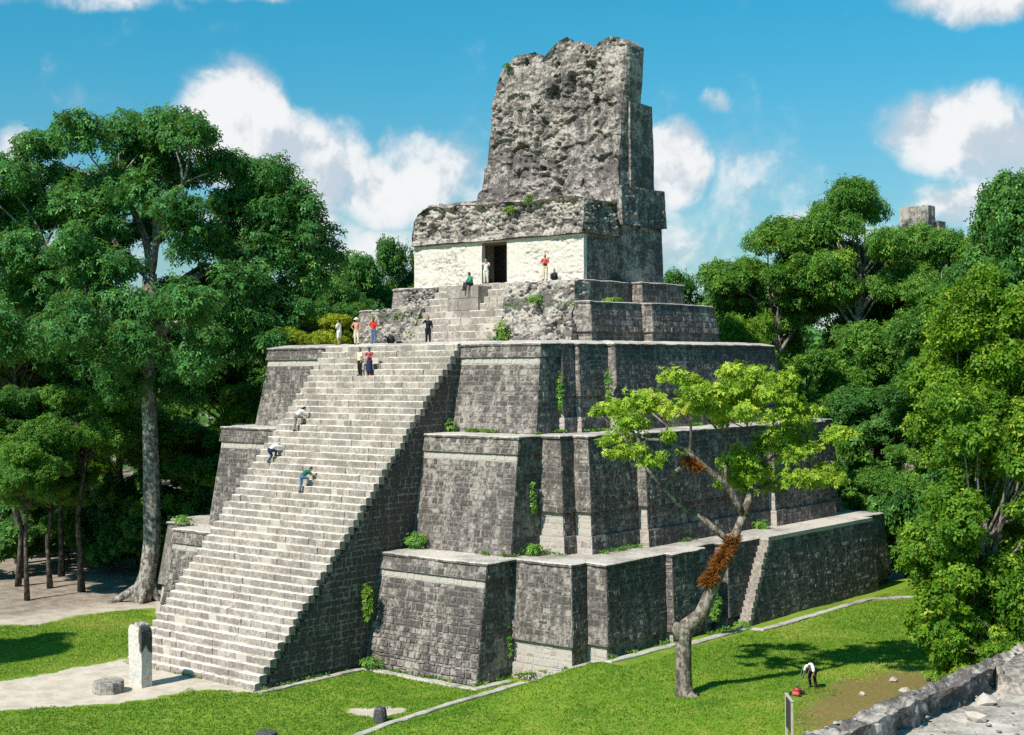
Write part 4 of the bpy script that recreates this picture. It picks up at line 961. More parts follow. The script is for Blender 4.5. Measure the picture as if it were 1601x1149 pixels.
        tag(finish('air_plant', me, M['bromeliad']), lab, 'air plant', 'rust-red air plants on the leaning tree')
lime_tree()

def crown_lobes(rn, rx, rz, n, r=(0.26, 0.42), zc=0.0, flat=-0.5):
    out = []
    while len(out) < n:
        v = Vector((rn.gauss(0, 1), rn.gauss(0, 1), rn.gauss(0, 1))).normalized()
        if v.z < flat: continue
        k = rn.uniform(0.55, 0.92); out.append(((v.x * rx * k, v.y * rx * k, zc + v.z * rz * k), rx * rn.uniform(*r)))
    return out
def proto(name, seed, h, rx, rz, n, per, nl, L, W_, droop, mat, bark, tr, label, cat='tree', zs=0.8, flat=-0.5, forks=7, limbs_r=0.16):
    """a whole tree standing at the origin: crown centre at height h"""
    rn = random.Random(seed); t = thing(name, (0, 0, 0), label, cat); mb = MB()
    top = h - rz * 0.15; pts = [(0, 0, -0.3)] + [(rn.uniform(-.25, .25) * k, rn.uniform(-.25, .25) * k, top * k / 4) for k in range(1, 5)]
    mb.tube(pts, [tr * 1.5, tr, tr * 0.9, tr * 0.8, tr * 0.55], 9, wob=0.08, rng=rn)
    lob = crown_lobes(rn, rx, rz, n, zc=h, flat=flat); end = Vector(pts[-1]); mid = Vector(pts[-2])
    for k, (c, r) in enumerate(lob):
        a = mid.lerp(end, rn.random()); limb(mb, a, c, limbs_r if k % 3 == 0 else limbs_r * 0.5, 0.03, rn, 0.2, 6, 5)
    mb.build('trunk', M[bark], t, True)
    lobes_to_crown('crown', lob, per, nl, L, W_, droop, seed, M[mat], t, zs=zs)
    return t
used = set()
def plant(p, loc, s, rz, label, group=None, sz=None, mat=None, cat=None):
    """the first planting moves the model itself, later ones copy it with its parts"""
    if p.name not in used: used.add(p.name); o = p
    else:
        o = p.copy(); COL.objects.link(o)
        for ch in p.children:
            c = ch.copy(); COL.objects.link(c); c.parent = o
    o.location = loc; o.rotation_euler = (0, 0, rz); o.scale = (s, s, sz or s); o['label'] = label
    if group: o['group'] = group
    if cat: o['category'] = cat
    if mat:
        for ch in o.children:
            if ch.name.startswith('crown'): ch.material_slots[0].link = 'OBJECT'; ch.material_slots[0].material = M[mat]
    return o
TA = proto('broadleaf_tree', 101, 16.0, 5.0, 5.6, 34, 310, 3, 0.27, 0.15, 0.15, 'leaf_deep', 'bark_dark', 0.34, 'tree')
TB = proto('broadleaf_tree', 102, 15.0, 4.6, 5.2, 30, 310, 3, 0.26, 0.14, 0.15, 'leaf_mid', 'bark_dark', 0.26, 'tree', zs=0.7, flat=-0.7)
TC = proto('branching_tree', 103, 24.0, 5.2, 6.0, 30, 250, 3, 0.28, 0.14, 0.2, 'leaf_mid', 'bark_pale', 0.36, 'tree', zs=0.66, flat=-0.75, limbs_r=0.24)
TS = proto('shrub', 104, 1.9, 2.2, 1.9, 14, 520, 5, 0.18, 0.09, 0.1, 'leaf_deep', 'bark_dark', 0.06, 'shrub', 'shrub', zs=0.85, flat=-0.9, limbs_r=0.03)
WG = 'trees at the edge of the forest'
# left of the pyramid
plant(TB, (-30.0, 8.4, 0), 0.60, 0.4, 'thin-trunked small tree at the far left edge of the clearing', WG, 0.60, 'leaf_mid')
plant(TB, (-30.2, 13.0, 0), 0.80, 2.1, 'dark-trunked tree in the shaded clearing between the small tree and the huge tree', WG, 0.80, 'leaf_mid')
plant(TB, (-32.4, 27.4, 0), 1.05, 3.3, 'dense tree just right of the huge pale trunk, behind the clearing', WG, 0.62, 'leaf_mid')
plant(TB, (-25.2, 27.0, 0), 0.78, 5.0, 'yellowish-green tree touching the left edge of the middle terrace', WG, 0.80, 'leaf_bright')
plant(TA, (-48.2, 18.7, 0), 1.05, 1.2, 'tall dark tree rising at the left picture edge behind the huge tree', WG, 1.16)
plant(TA, (-47.1, 28.5, 0), 1.15, 2.7, 'dark forest tree directly behind the trunk of the huge tree', WG, 0.95)
plant(TA, (-41.0, 14.5, 0), 0.85, 4.0, 'dark forest tree left of the dark trunk in the clearing', WG, 0.72)
plant(TA, (-33.0, 39.4, 0), 0.85, 5.2, 'dark tree between the huge tree and the top left corner of the pyramid', WG, 1.16)
plant(TB, (-36.5, 46.0, 0), 1.0, 0.9, 'tree behind the platform with crown against the sky left of the white wall', WG, 1.42, 'leaf_deep')
plant(TB, (-33.0, 51.5, 0), 0.85, 2.9, 'tree whose crown touches the left end of the white wall', WG, 1.50, 'leaf_deep')
plant(TA, (-48.0, 57.0, 0), 0.9, 0.3, 'distant rounded tree low on the skyline between huge tree and temple', WG, 1.28)
plant(TA, (-24.5, 33.0, 0), 0.8, 2.2, 'dark tree close behind the left corner of the top terrace', WG, 0.95)
for k, (x, y, lab) in enumerate(((-14.0, 21.6, 'left of the three yellow-green bushy crowns behind the top terrace edge'), (-14.3, 24.8, 'middle of the three yellow-green bushy crowns behind the top terrace edge'), (-14.4, 27.8, 'right of the three yellow-green bushy crowns behind the top terrace edge'))):
    plant(TB, (x, y, 12.78), 0.56, 1.9 + k * 2, lab, 'yellow-green crowns on the left side of the pyramid', 0.40, 'leaf_olive')
plant(TB, (-16.5, -14.5, 0), 0.9, 0.6, 'tree left of the picture that throws the leaf shadow on the left lawn', WG, 0.80)
for x, y, s, z, r, lab in ((-36, 24, 0.95, 0.72, 0.2, 'mid green tree behind the dark trunk at the back of the clearing'), (-28.3, 24.8, 0.8, 0.58, 1.5, 'low leafy tree filling the gap right of the pale trunk'), (-22.3, 23.0, 0.72, 0.52, 3.9, 'low leafy tree against the left side of the lowest terrace'), (-36.5, 11.5, 0.75, 0.62, 4.8, 'leafy tree between the small tree and the dark-trunked tree')):
    plant(TB, (x, y, 0), s, r, lab, WG, z, 'leaf_mid')
plant(TB, (-33.8, 12.6, 0), 0.68, 0.9, 'light green bushy tree between the two thin trunks at the left', WG, 0.52, 'leaf_mid')
plant(TB, (-38.5, 16.5, 0), 0.8, 3.1, 'yellowish leafy tree behind the small tree at the left edge', WG, 0.60, 'leaf_bright')
for x, y, s, z, r, lab in ((-43, 23, 1.0, 0.74, 0.7, 'dark tree at the back left of the clearing'), (-21, 30, 0.8, 0.80, 2.6, 'dark tree beside the left edge of the middle terrace'), (-38, 33, 1.1, 1.0, 1.9, 'dark forest tree beneath the right half of the huge crown'), (-28.5, 36, 1.0, 1.05, 3.5, 'dark forest tree left of the top terrace corner'), (-53, 25, 1.1, 1.0, 5.5, 'dark forest tree low at the left picture edge')):
    plant(TA, (x, y, 0), s, r, lab, WG, z)
# right of the pyramid
for x, y, s, z, r, lab, mt in ((3.8, 75.7, 1.15, 1.32, 2.2, 'dark tree closing the gap behind the pale-branched crowns', None), (11.5, 74.0, 1.1, 1.25, 4.4, 'dark tree behind the leaves left of the distant tower', None), (26.5, 50, 0.9, 0.80, 0.3, 'dark tree just left of the bright green crowns', None), (30, 44.5, 0.9, 0.85, 2.0, 'green tree behind the left edge of the bright tree', 'leaf_mid'), (34.5, 32, 0.8, 0.95, 4.2, 'green tree close behind the tall bright tree', 'leaf_mid'), (9.5, 63.5, 0.9, 0.95, 1.4, 'leafy tree below the pale-branched crowns', 'leaf_mid'), (17.5, 61.5, 0.95, 1.1, 3.2, 'leafy tree below the distant tower', 'leaf_mid'), (-4.5, 68, 0.95, 1.25, 5.1, 'leafy tree on the skyline between temple and pale-branched trees', 'leaf_mid')):
    plant(TA, (x, y, 0), s, r, lab, WG, z, mt)
plant(TC, (7.0, 65.5, 0), 0.98, 0.5, 'tall tree with pale forked branches left of the distant tower', 'tall pale-branched trees behind the pyramid', 1.09)
plant(TC, (-1.2, 65.0, 0), 1.0, 3.6, 'tall pale-branched tree with thin topmost twigs right of the temple', 'tall pale-branched trees behind the pyramid', 1.0)
plant(TC, (15.0, 66.5, 0), 0.85, 5.3, 'pale-branched tree in front of the distant tower', 'tall pale-branched trees behind the pyramid', 0.93)
plant(TA, (31.0, 41.5, 0), 0.92, 1.0, 'dark broad-leaved tree crowning the top right corner', WG, 1.34)
plant(TB, (5.4, 58.5, 0), 0.95, 4.4, 'light green tree just right of the top terrace', WG, 0.92, 'leaf_mid')
plant(TA, (12.9, 57.3, 0), 0.96, 0.2, 'dark glossy tree above the far end of the lowest terrace', WG, 0.70)
plant(TA, (19.8, 55.0, 0), 0.90, 3.0, 'dark tree between the glossy tree and the bright tree on the right', WG, 0.82)
plant(TA, (23.5, 60.0, 0), 1.0, 1.8, 'tall dark tree right of the distant tower', WG, 1.12)
plant(TB, (-9.4, 66.0, 0), 0.85, 2.4, 'tree showing low on the skyline directly right of the temple', WG, 1.32, 'leaf_deep')
plant(TB, (1.8, 55.0, 0), 0.62, 5.9, 'small bright green crown peeping over the right end of the top terrace', WG, 1.08, 'leaf_bright')
plant(TB, (18.5, 49.5, 0), 0.7, 1.1, 'low tree beyond the end of the lowest terrace', WG, 0.55, 'leaf_mid')
SG = 'undergrowth shrubs at the forest edge'
for k, (x, y, s_, lab) in enumerate(((12.0, 54.0, 2.0, 'large leafy bush behind the far end of the second terrace'), (15.8, 52.0, 2.1, 'large leafy bush beyond the back corner of the lowest terrace'), (19.3, 48.8, 1.7, 'leafy bush where the kerb ends beyond the pyramid'), (23.0, 50.5, 2.2, 'large leafy bush between the kerb end and the bright trees'))):
    plant(TS, (x, y, 0.6), s_, k * 2.1, lab, SG, s_ * 1.5, 'leaf_mid' if k % 2 else 'leaf_deep')
for k, (x, y, s, lab) in enumerate(((-38, 20.5, 1.1, 'dark shrub at the far left back of the clearing'), (-34, 22.5, 1.2, 'dark shrub behind the clearing left of the pale trunk'), (-29.5, 22.8, 1.1, 'dark shrub right behind the pale trunk'),
        (-25.5, 22.0, 1.1, 'dark shrub between the pale trunk and the lowest terrace'), (-21.5, 20.0, 0.8, 'shrub pressed against the left side of the lowest terrace'), (-44, 13.5, 1.3, 'dark shrub behind the small tree at the left edge'),
        (20.6, 46.5, 0.9, 'low bright shrub beyond the far corner of the lowest terrace'), (24.5, 47.5, 1.2, 'low shrub just left of the bright green tree'), (28.5, 38.0, 1.3, 'shrub at the foot of the forest behind the bright green tree'))):
    plant(TS, (x, y, 0 if x < 15 else gz1(x, y)), s * 1.35, k * 1.3, lab, SG, s * 1.25, 'leaf_deep' if x < 15 else 'leaf_mid')
rk = random.Random(21)
ORD = 'first second third fourth fifth sixth seventh eighth ninth tenth eleventh twelfth thirteenth fourteenth fifteenth sixteenth seventeenth eighteenth nineteenth last'.split()
for k in range(20):   # bank of undergrowth closing the back of the clearing
    t_ = k / 19.0; x = -60 + 40 * t_ + rk.uniform(-0.8, 0.8); y = (21.0 if k % 2 else 24.5) + 2.2 * t_ + rk.uniform(-0.6, 0.6); s_ = rk.uniform(1.5, 2.1)
    plant(TS, (x, y, 0), s_, rk.uniform(0, 6), '%s of the tangled bushes along the back of the clearing, counted from the left' % ORD[k], 'bushes along the back of the clearing', s_ * rk.uniform(1.0, 1.35), 'leaf_deep' if k % 3 else 'leaf_mid')
for k in range(9):
    x = 17.5 + k * 1.75 + rk.uniform(-.4, .4); y = 50.5 - k * 0.9 + rk.uniform(-.8, .8); s_ = rk.uniform(1.2, 1.8)
    plant(TS, (x, y, gz1(x, y) - 0.2), s_, rk.uniform(0, 6), '%s of the leafy bushes at the forest edge beyond the lawn, counted from the left' % ORD[k], 'bushes along the far edge of the lawn', s_ * rk.uniform(1.0, 1.4), 'leaf_deep' if k % 2 else 'leaf_mid')
# bright dense trees at right
def bright_tree(base, h, rx, rz, n, seed, label, mat='leaf_bright', light=0.0):
    rn = random.Random(seed); t = thing('bright_tree', base, label, 'tree'); mb = MB(); b = Vector(base)
    mb.tube([b + Vector((0, 0, -0.4)), b + Vector((0.1, 0, h * 0.3)), b + Vector((-0.1, 0.2, h * 0.6)), b + Vector((0.1, 0.1, h))], [0.34, 0.26, 0.2, 0.1], 8, wob=0.08, rng=rn)
    lob = [((c[0] + b.x, c[1] + b.y, c[2] + b.z), r) for c, r in crown_lobes(rn, rx, rz, n, (0.26, 0.42), h, -1.0)]
    for c, r in lob: limb(mb, b + Vector((0, 0, h * rn.uniform(0.35, 0.9))), c, 0.09, 0.02, rn, 0.2, 6, 5)
    mb.build('trunk', M['twig'], t, True)
    lobes_to_crown('crown', lob, 350, 3, 0.22, 0.125, 0.15, seed, M[mat], t, zs=0.8, light=light, shell=0.45)
bright_tree((37.6, 17.8, 2.0), 13.2, 3.7, 6.8, 62, 201, 'tall bright yellow-green tree at the right picture edge', light=0.12)
bright_tree((39.6, 10.8, 3.0), 7.0, 3.3, 5.6, 58, 202, 'bright green bushy tree hanging over the lawn above the right terrace wall')
bright_tree((43.5, 20.5, 4.0), 9.5, 4.0, 6.6, 50, 203, 'bright green tree cut off by the right picture edge')
for k, (x, y, z, s_, lab) in enumerate(((39.4, 11.6, 2.6, 1.15, 'bright green bush hiding the trunk of the tree over the right wall'), (40.6, 8.6, 3.6, 0.9, 'bright green bush low against the right terrace wall'), (37.6, 14.6, 2.0, 1.2, 'bright green bush at the lawn edge under the bright trees'), (41.2, 13.5, 4.0, 1.3, 'bright green bush behind the terrace wall at the right edge'))):
    plant(TS, (x, y, z), s_, k * 1.7, lab, 'bright bushes below the right trees', s_ * 1.2, 'leaf_bright')
# far forest: reads as one mass
def far_forest():
    rs = np.random.RandomState(12); rn = random.Random(12); lob = []
    for k in range(420):
        u = rn.uniform(-0.46, 0.46); dep = rn.uniform(150, 300); q = np.array([CAM.x, CAM.y, 0]) + (FW + RT * u) * dep
        hgt = rn.uniform(13, 20) + 0.012 * (dep - 150)
        for j in range(2): lob.append(((q[0] + rn.uniform(-4, 4), q[1] + rn.uniform(-4, 4), hgt - j * 4.5), rn.uniform(3.2, 5.0)))
    o = lobes_to_crown('far_forest', lob, 1.1, 5, 1.6, 0.85, 0.2, 77, M['leaf_deep'], None, zs=0.8)
    tag(o, 'distant forest canopy closing the view behind the trees', 'forest', kind='stuff')
far_forest()
# small plants rooted in the pyramid's ledges
def tuft(loc, r, h, n, label, mat='leaf_mid', L=0.16, seed=0, name='ledge_plant', cat='plant', group='small plants rooted in the masonry'):
    rs = np.random.RandomState(300 + seed); d = rs.normal(size=(n, 3)); d /= np.linalg.norm(d, axis=1, keepdims=True)
    C = np.array(loc) + d * np.array([r, r, h * 0.5]) * rs.uniform(0.5, 1, n)[:, None] + np.array([0, 0, h * 0.45])
    V, F = leaves(C, d * 0.6 + np.array([0.1, -0.3, 0.6]), 4, L, L * 0.55, 0.2, rs); me = np_mesh(name, V, F, np.repeat(rs.rand(n), 4))
    return tag(finish(name, me, M[mat]), label, cat, group)
for k, a in enumerate((
    ((6.3, 11.2, 6.25), 0.75, 1.1, 150, 'leafy bush in the corner between stairs and second terrace front'),
    ((13.6, 12.9, 6.25), 0.6, 0.8, 110, 'leafy bush on the lowest terrace by the corner of the second'),
    ((6.0, 7.6, 2.6), 0.35, 2.4, 140, 'vine hanging where the stair side meets the lowest terrace'),
    ((6.5, 7.4, 0.2), 0.7, 0.6, 80, 'weeds at the foot of the lowest terrace beside the stairs'),
    ((5.95, 14.5, 12.75), 0.4, 0.9, 60, 'weeds on the second terrace in the corner beside the stairs'),
    ((13.55, 10.6, 0.6), 0.3, 2.4, 90, 'green creeper in the inner corner of the lowest terrace'),
    ((13.05, 13.5, 8.4), 0.22, 2.2, 80, 'green creeper in the inner corner of the second terrace'),
    ((12.3, 17.0, 14.0), 0.22, 2.6, 80, 'green creeper in the inner corner of the top terrace'),
    ((13.25, 20.4, 14.6), 0.25, 2.2, 80, 'creeper on the side face of the top terrace'),
    ((4.5, 21.0, 18.2), 0.5, 1.5, 110, 'green weeds along the right edge of the upper stairs'),
    ((6.2, 22.4, 20.6), 0.8, 0.7, 80, 'patch of pale weeds on the rubble below the white wall'),
    ((20.35, 20.6, 2.4), 0.36, 1.7, 200, 'green creeper on the side wall behind the leaning tree'),
    ((3.2, 25.3, 27.45), 0.35, 0.6, 60, 'small green plant growing on the frieze'),
    ((1.6, 25.2, 26.9), 0.45, 0.5, 45, 'dull weeds on the frieze left of the green plant'),
    ((-4.3, 32.0, 38.4), 0.4, 0.5, 45, 'tuft growing near the top of the roof comb'),
    ((14.2, 19.0, 6.3), 0.5, 0.35, 0, ''),
    ((16.9, 31.5, 6.3), 0.7, 0.6, 90, 'low plants along the foot of the second terrace behind the crown'),
    ((9.4, 26.0, 20.7), 0.7, 0.35, 70, 'grass tuft on the right corner of the temple platform'),
    ((20.4, 23.4, 1.6), 0.5, 0.4, 60, 'weeds at the foot of the narrow side steps'),
    ((-14.6, 10.6, 6.3), 0.8, 0.7, 90, 'ferns on the left end of the lowest terrace'))):
    if a[3]: tuft(*a[:5], seed=k, mat='leaf_bright' if k in (2, 9, 12, 13, 17) else 'leaf_mid')

# ================================================================== SMALL STRUCTURES
# kerbs
def kerb(pts, label, w=0.42, h=0.10, seed=0):
    rn = random.Random(seed); m = MB(); P = [Vector((x, y, 0)) for x, y in pts]; S = []
    for a, b in zip(P, P[1:]):
        n = max(1, int((b - a).length / 0.7))
        for k in range(n): S.append(a.lerp(b, k / n))
    S.append(P[-1]); vs = []
    for i, p in enumerate(S):
        d = (S[min(i + 1, len(S) - 1)] - S[max(i - 1, 0)]).normalized(); s = Vector((-d.y, d.x, 0)) * (w / 2 * rn.uniform(0.8, 1.2)); z = gz1(p.x, p.y) + h * rn.uniform(0.7, 1.2)
        for q, dz in ((p - s * 1.12, -0.35), (p - s, -0.01), (p - s * 0.8, 0.02), (p + s * 0.8, 0.02), (p + s, -0.01), (p + s * 1.12, -0.35)): vs.append((q.x, q.y, z + dz))
    fs = [(i * 6 + k, (i + 1) * 6 + k, (i + 1) * 6 + k + 1, i * 6 + k + 1) for i in range(len(S) - 1) for k in range(5)]
    fs += [tuple(range(6)), tuple((len(S) - 1) * 6 + k for k in reversed(range(6)))]
    m.add(vs, fs); o = m.build('kerb', M['kerb']); return tag(o, label, 'kerb', 'low stone kerbs on the lawn')
kerb([(16.9, -6.5), (16.35, -3.4), (15.9, -0.9), (15.4, 4.0), (15.25, 9.9)], 'low pale kerb running diagonally across the lawn to the pyramid', seed=1)
kerb([(6.0, 7.35), (14.2, 7.35), (14.3, 9.9)], 'pale kerb along the foot of the projecting lowest terrace', 0.5, 0.07, 2)
kerb([(6.0, 0.0), (6.0, 7.1)], 'pale kerb along the shaded side of the main stairs', 0.45, 0.06, 3)
kerb([(15.3, 10.1), (18.5, 10.1), (18.6, 11.4), (19.9, 11.45), (20.0, 17.0), (20.5, 17.1), (20.6, 23.6), (21.5, 23.8), (21.5, 37.2), (24.5, 41.5)], 'pale kerb following the long right side of the pyramid', 0.5, 0.08, 4)

# stele and altar
def stele():
    def vol(u, v, w):
        z = v * 3.42; k = np.clip((z - 2.95) / 0.48, 0, 1); wd = 0.565 * np.where(z > 2.95, np.sqrt(np.maximum(0.02, 1 - k ** 2.2)), 1.0) * (1 - 0.02 * np.sin(z * 2))
        return -0.2 + (u - 0.5) * 2 * wd, -2.9 + (w - 0.5) * (0.66 - 0.10 * k), z - 0.08
    def d(P, n, e, fc): return vec_noise(P, 1.6, 0.035, 41) + vec_noise(P, 6.0, 0.012, 42) - n[None] * (0.03 * sm((0.42 - fbm(P * 2.4, 3, 43)) / 0.06) * e)[:, None]
    def tn(C):
        f = fbm(C * np.array([1.5, 1.5, 0.8]), 3, 44)
        blk = sm((C[:, 2] - 1.7 + (f - 0.5) * 2.0) / 0.7) * sm((C[:, 0] - 0.10 + (f - 0.5) * 0.5) / 0.25); top = sm((C[:, 2] - 3.12 + (f - 0.5) * 0.5) / 0.2)
        return 0.25 - 1.7 * np.maximum(blk, top * 0.7) + (f - 0.5) * 2.0
    o = rough('stele', vol, (34, 84, 20), d, M['stele'], None, tone=tn); tag(o, 'tall upright stone slab with rounded blackened top before the stairs', 'stele')
stele()
def drum(name, c, r, h, label, cat, mat, tone=0.0, n=22, seed=1):
    rn = random.Random(seed); m = MB(); vs = []
    R_ = [r * rn.uniform(0.94, 1.05) for _ in range(n)]
    for z, k in ((-0.1, 1.0), (h * 0.15, 1.03), (h * 0.8, 1.02), (h * 0.95, 0.97), (h, 0.88)):
        for i in range(n): vs.append((c[0] + math.cos(i * 6.283 / n) * R_[i] * k, c[1] + math.sin(i * 6.283 / n) * R_[i] * k, c[2] + z + rn.uniform(-.02, .02)))
    fs = [(a * n + i, a * n + (i + 1) % n, (a + 1) * n + (i + 1) % n, (a + 1) * n + i) for a in range(4) for i in range(n)] + [tuple(4 * n + i for i in range(n))]
    m.add(vs, fs, tone); return tag(m.build(name, M[mat], None, False), label, cat)
drum('altar', (-0.35, -4.75, 0), 0.78, 0.60, 'low round grey altar stone in front of the stele', 'altar', 'rubble', 0.3)
def marker(c, w, d, h, label, seed):
    rn = random.Random(seed); m = MB(); vs = []; n = 12
    for z, k in ((-0.1, 1.0), (h * 0.5, 0.98), (h * 0.82, 0.9), (h * 0.96, 0.66), (h, 0.3)):
        for i in range(n):
            a = i * 6.283 / n; e = 0.75; vs.append((c[0] + math.copysign(abs(math.cos(a)) ** e, math.cos(a)) * w * k * rn.uniform(.94, 1.06), c[1] + math.copysign(abs(math.sin(a)) ** e, math.sin(a)) * d * k * rn.uniform(.94, 1.06), c[2] + z))
    fs = [(a * n + i, a * n + (i + 1) % n, (a + 1) * n + (i + 1) % n, (a + 1) * n + i) for a in range(4) for i in range(n)] + [tuple(4 * n + i for i in range(n))]
    m.add(vs, fs, -1.2); tag(m.build('marker_stone', M['stele']), label, 'stone')
marker((15.05, -0.3, 0.0), 0.33, 0.26, 0.72, 'stubby dark stone standing beside the diagonal kerb', 5)
marker((13.2, -5.6, 0.0), 0.55, 0.4, 0.35, 'low dark stone at the bottom edge of the front lawn', 6)

# distant tower
def far_tower():
    b = Vector((-43.8, 190.1, 0)); t = thing('distant_tower', b, 'distant grey stone temple tower rising above the forest', 'tower')
    def s(n, x0, x1, y0, y1, z0, z1, seed, amp=0.25):
        rough(n, box_vol(b.x + x0, b.x + x1, b.y + y0, b.y + y1, z0, z1, 0.15, 0.2), (26, 26, 20), disp_rubbly(amp, 0.35, seed, 1.0, 0.4), M['comb'], t, tone=stone_tone(1.6, (0.9, 0.9, 1.2), seed))
    s('comb', -3.0, 2.6, -1.5, 1.5, 33, 44.2, 21); s('back_mass', -2.6, 3.4, 1.0, 4.0, 30, 41.6, 22); s('base', -4.4, 4.4, -3, 6, 20, 36.4, 23)
far_tower()

# right-hand terrace edge in the foreground
def right_terrace():
    t = thing('stone_terrace', (44, -2, 4.4), 'pale stony terrace with low rough wall at the bottom right corner', 'terrace')
    def fl(u, v, w): return 42.8 + u * 22, -30 + w * 33.6, 4.2 + 0.62 * v
    def fd(P, n, e, fc):
        d = vec_noise(P, 0.5, 0.10, 61) + vec_noise(P, 2.2, 0.045, 62)
        f1, f2, cid = worley(P * np.array([1.5, 1.5, 1.0]), 63); d[:, 2] += np.where(cid > 0.72, 0.12 * (0.6 - f1), 0); return d
    fm = stone_mat('terrace_floor', (0.54, 0.495, 0.43), (0.22, 0.195, 0.165), bias=-0.01, streak=0.0, big=0.5, sharp=0.15, tone_k=0.06, moss=0.25)
    rough('floor', fl, (100, 2, 150), fd, fm, t, 'tl', tone=stone_tone(0.9, (1.5, 1.5, 1), 3))
    wd = disp_rubbly(0.20, 0.16, 64, 2.6, 0.30)
    rough('low_wall', box_vol(42.15, 43.15, -30, 24, 3.6, 5.62, 0.06, 0), (10, 18, 420), wd, M['rubble'], t, 'lrft', tone=stone_tone(1.6, (1.6, 1.6, 2), 6))
    rough('cross_wall', box_vol(43.05, 62, 3.3, 22, 4.0, 5.66, 0, 0.05), (160, 16, 120), disp_rubbly(0.07, 0.08, 65, 1.6, 0.08), M['rubble'], t, 'ft', tone=stone_tone(1.0, (1, 1, 2), 8))
    st = MB(); rn = random.Random(44)
    for _ in range(170):
        k = rn.random()
        if k < 0.3: p = (rn.uniform(42.1, 43.4), rn.uniform(-12, 20), 5.62 if rn.random() < .6 else 5.0)
        else: p = (rn.uniform(43.2, 48), rn.uniform(-12, 3.2), 4.86)
        lump(st, p, rn.uniform(0.03, 0.11), rn, rn.gauss(0.6, 0.6), 0.5)
    st.build('loose_stones', M['rubble'], t, kind='stuff')
right_terrace()
for k, (x, y, r, lab) in enumerate(((44.2, 7.5, 0.75, 'larger of the two grey boulders behind the right cross wall'), (43.6, 10.6, 0.9, 'farther of the two grey boulders above the right wall'), (43.7, 0.8, 0.36, 'rounded white stone lying by the right terrace wall'), (44.3, -1.6, 0.32, 'pale flat stone on the terrace floor below the white stone'))):
    m = MB(); lump(m, (x, y, (5.85 if y > 3.3 else 4.98)), r, random.Random(80 + k), 0.5 + (1.5 if k > 1 else 0)); o = m.build('boulder', M['rubble'])
    tag(o, lab, 'stone')
# pale stones in the dug-over soil near the worker
for k, (x, y, r, lab) in enumerate(((33.2, 12.6, 0.20, 'pale stone nearest the worker on the bare soil'), (33.0, 16.2, 0.24, 'pale stone at the far side of the bare soil'), (34.4, 14.4, 0.26, 'flat pale stone in the middle of the bare soil'), (35.3, 6.6, 0.30, 'pale stone at the near end of the bare soil behind the notice board'), (35.0, 17.8, 0.18, 'small pale stone at the edge of the lawn shadow'), (36.3, 12.6, 0.22, 'pale stone on the dry slope below the terrace wall'), (34.9, 8.1, 0.16, 'small pale stone right of the notice board'))):
    m = MB(); lump(m, (x, y, gz1(x, y) + r * 0.25), r, random.Random(90 + k), 1.4); tag(m.build('loose_stone', M['rubble']), lab, 'stone', 'loose stones on the bare soil')
for k, (x, y, r, lab) in enumerate(((36.5, 10.5, 0.5, 'green weeds growing on the dry slope below the terrace wall'), (37.8, 14.0, 0.7, 'green weeds under the overhanging bright tree'), (34.6, 17.6, 0.6, 'light green weeds at the far edge of the bare soil'), (38.6, 5.6, 0.5, 'yellowing weeds against the low terrace wall'), (40.2, 8.0, 0.8, 'dry bush at the foot of the bright tree by the wall'))):
    tuft((x, y, gz1(x, y)), r, r * 0.9, 110, lab, 'leaf_olive' if k > 2 else 'leaf_bright', 0.15, 60 + k, 'weed_clump', 'weeds', 'weeds on the dry slope')

# notice board seen edge-on, on two posts
def board():
    z = gz1(34.2, 4.0); a, b = Vector((33.85, 4.45, z)), Vector((34.75, 3.35, z)); d = (b - a).normalized(); nn = Vector((-d.y, d.x, 0))
    t = thing('notice_board', (a + b) / 2, 'dark wooden notice board on two pale posts standing on the lawn', 'sign')
    pm = simple_mat('weathered_post', (0.42, 0.38, 0.33), 0.85, 0.3, 6); bm = simple_mat('dark_board', (0.05, 0.042, 0.036), 0.8, 0.3, 5)
    def bar(name, p, q, z0, z1, th, mat, ext=0.0):
        m = MB(); p = p - d * ext; q = q + d * ext; vs = [(*(p - nn * th).xy, z0), (*(q - nn * th).xy, z0), (*(q + nn * th).xy, z0), (*(p + nn * th).xy, z0)]
        vs += [(x, y, z1) for x, y, _ in vs]; m.add(vs, [(0, 3, 2, 1), (4, 5, 6, 7), (0, 1, 5, 4), (1, 2, 6, 5), (2, 3, 7, 6), (3, 0, 4, 7)]); o = m.build(name, mat, t)
        bv = o.modifiers.new('b', 'BEVEL'); bv.width = 0.012; bv.segments = 2; return o
    bar('post', a, a + d * 0.09, z - 0.3, z + 2.05, 0.05, pm); bar('post', b - d * 0.09, b, z - 0.3, z + 2.05, 0.05, pm)
    bar('board', a + d * 0.092, b - d * 0.092, z + 0.75, z + 1.95, 0.03, bm); bar('rail', a, b, z + 2.052, z + 2.10, 0.06, pm, 0.03)
board()

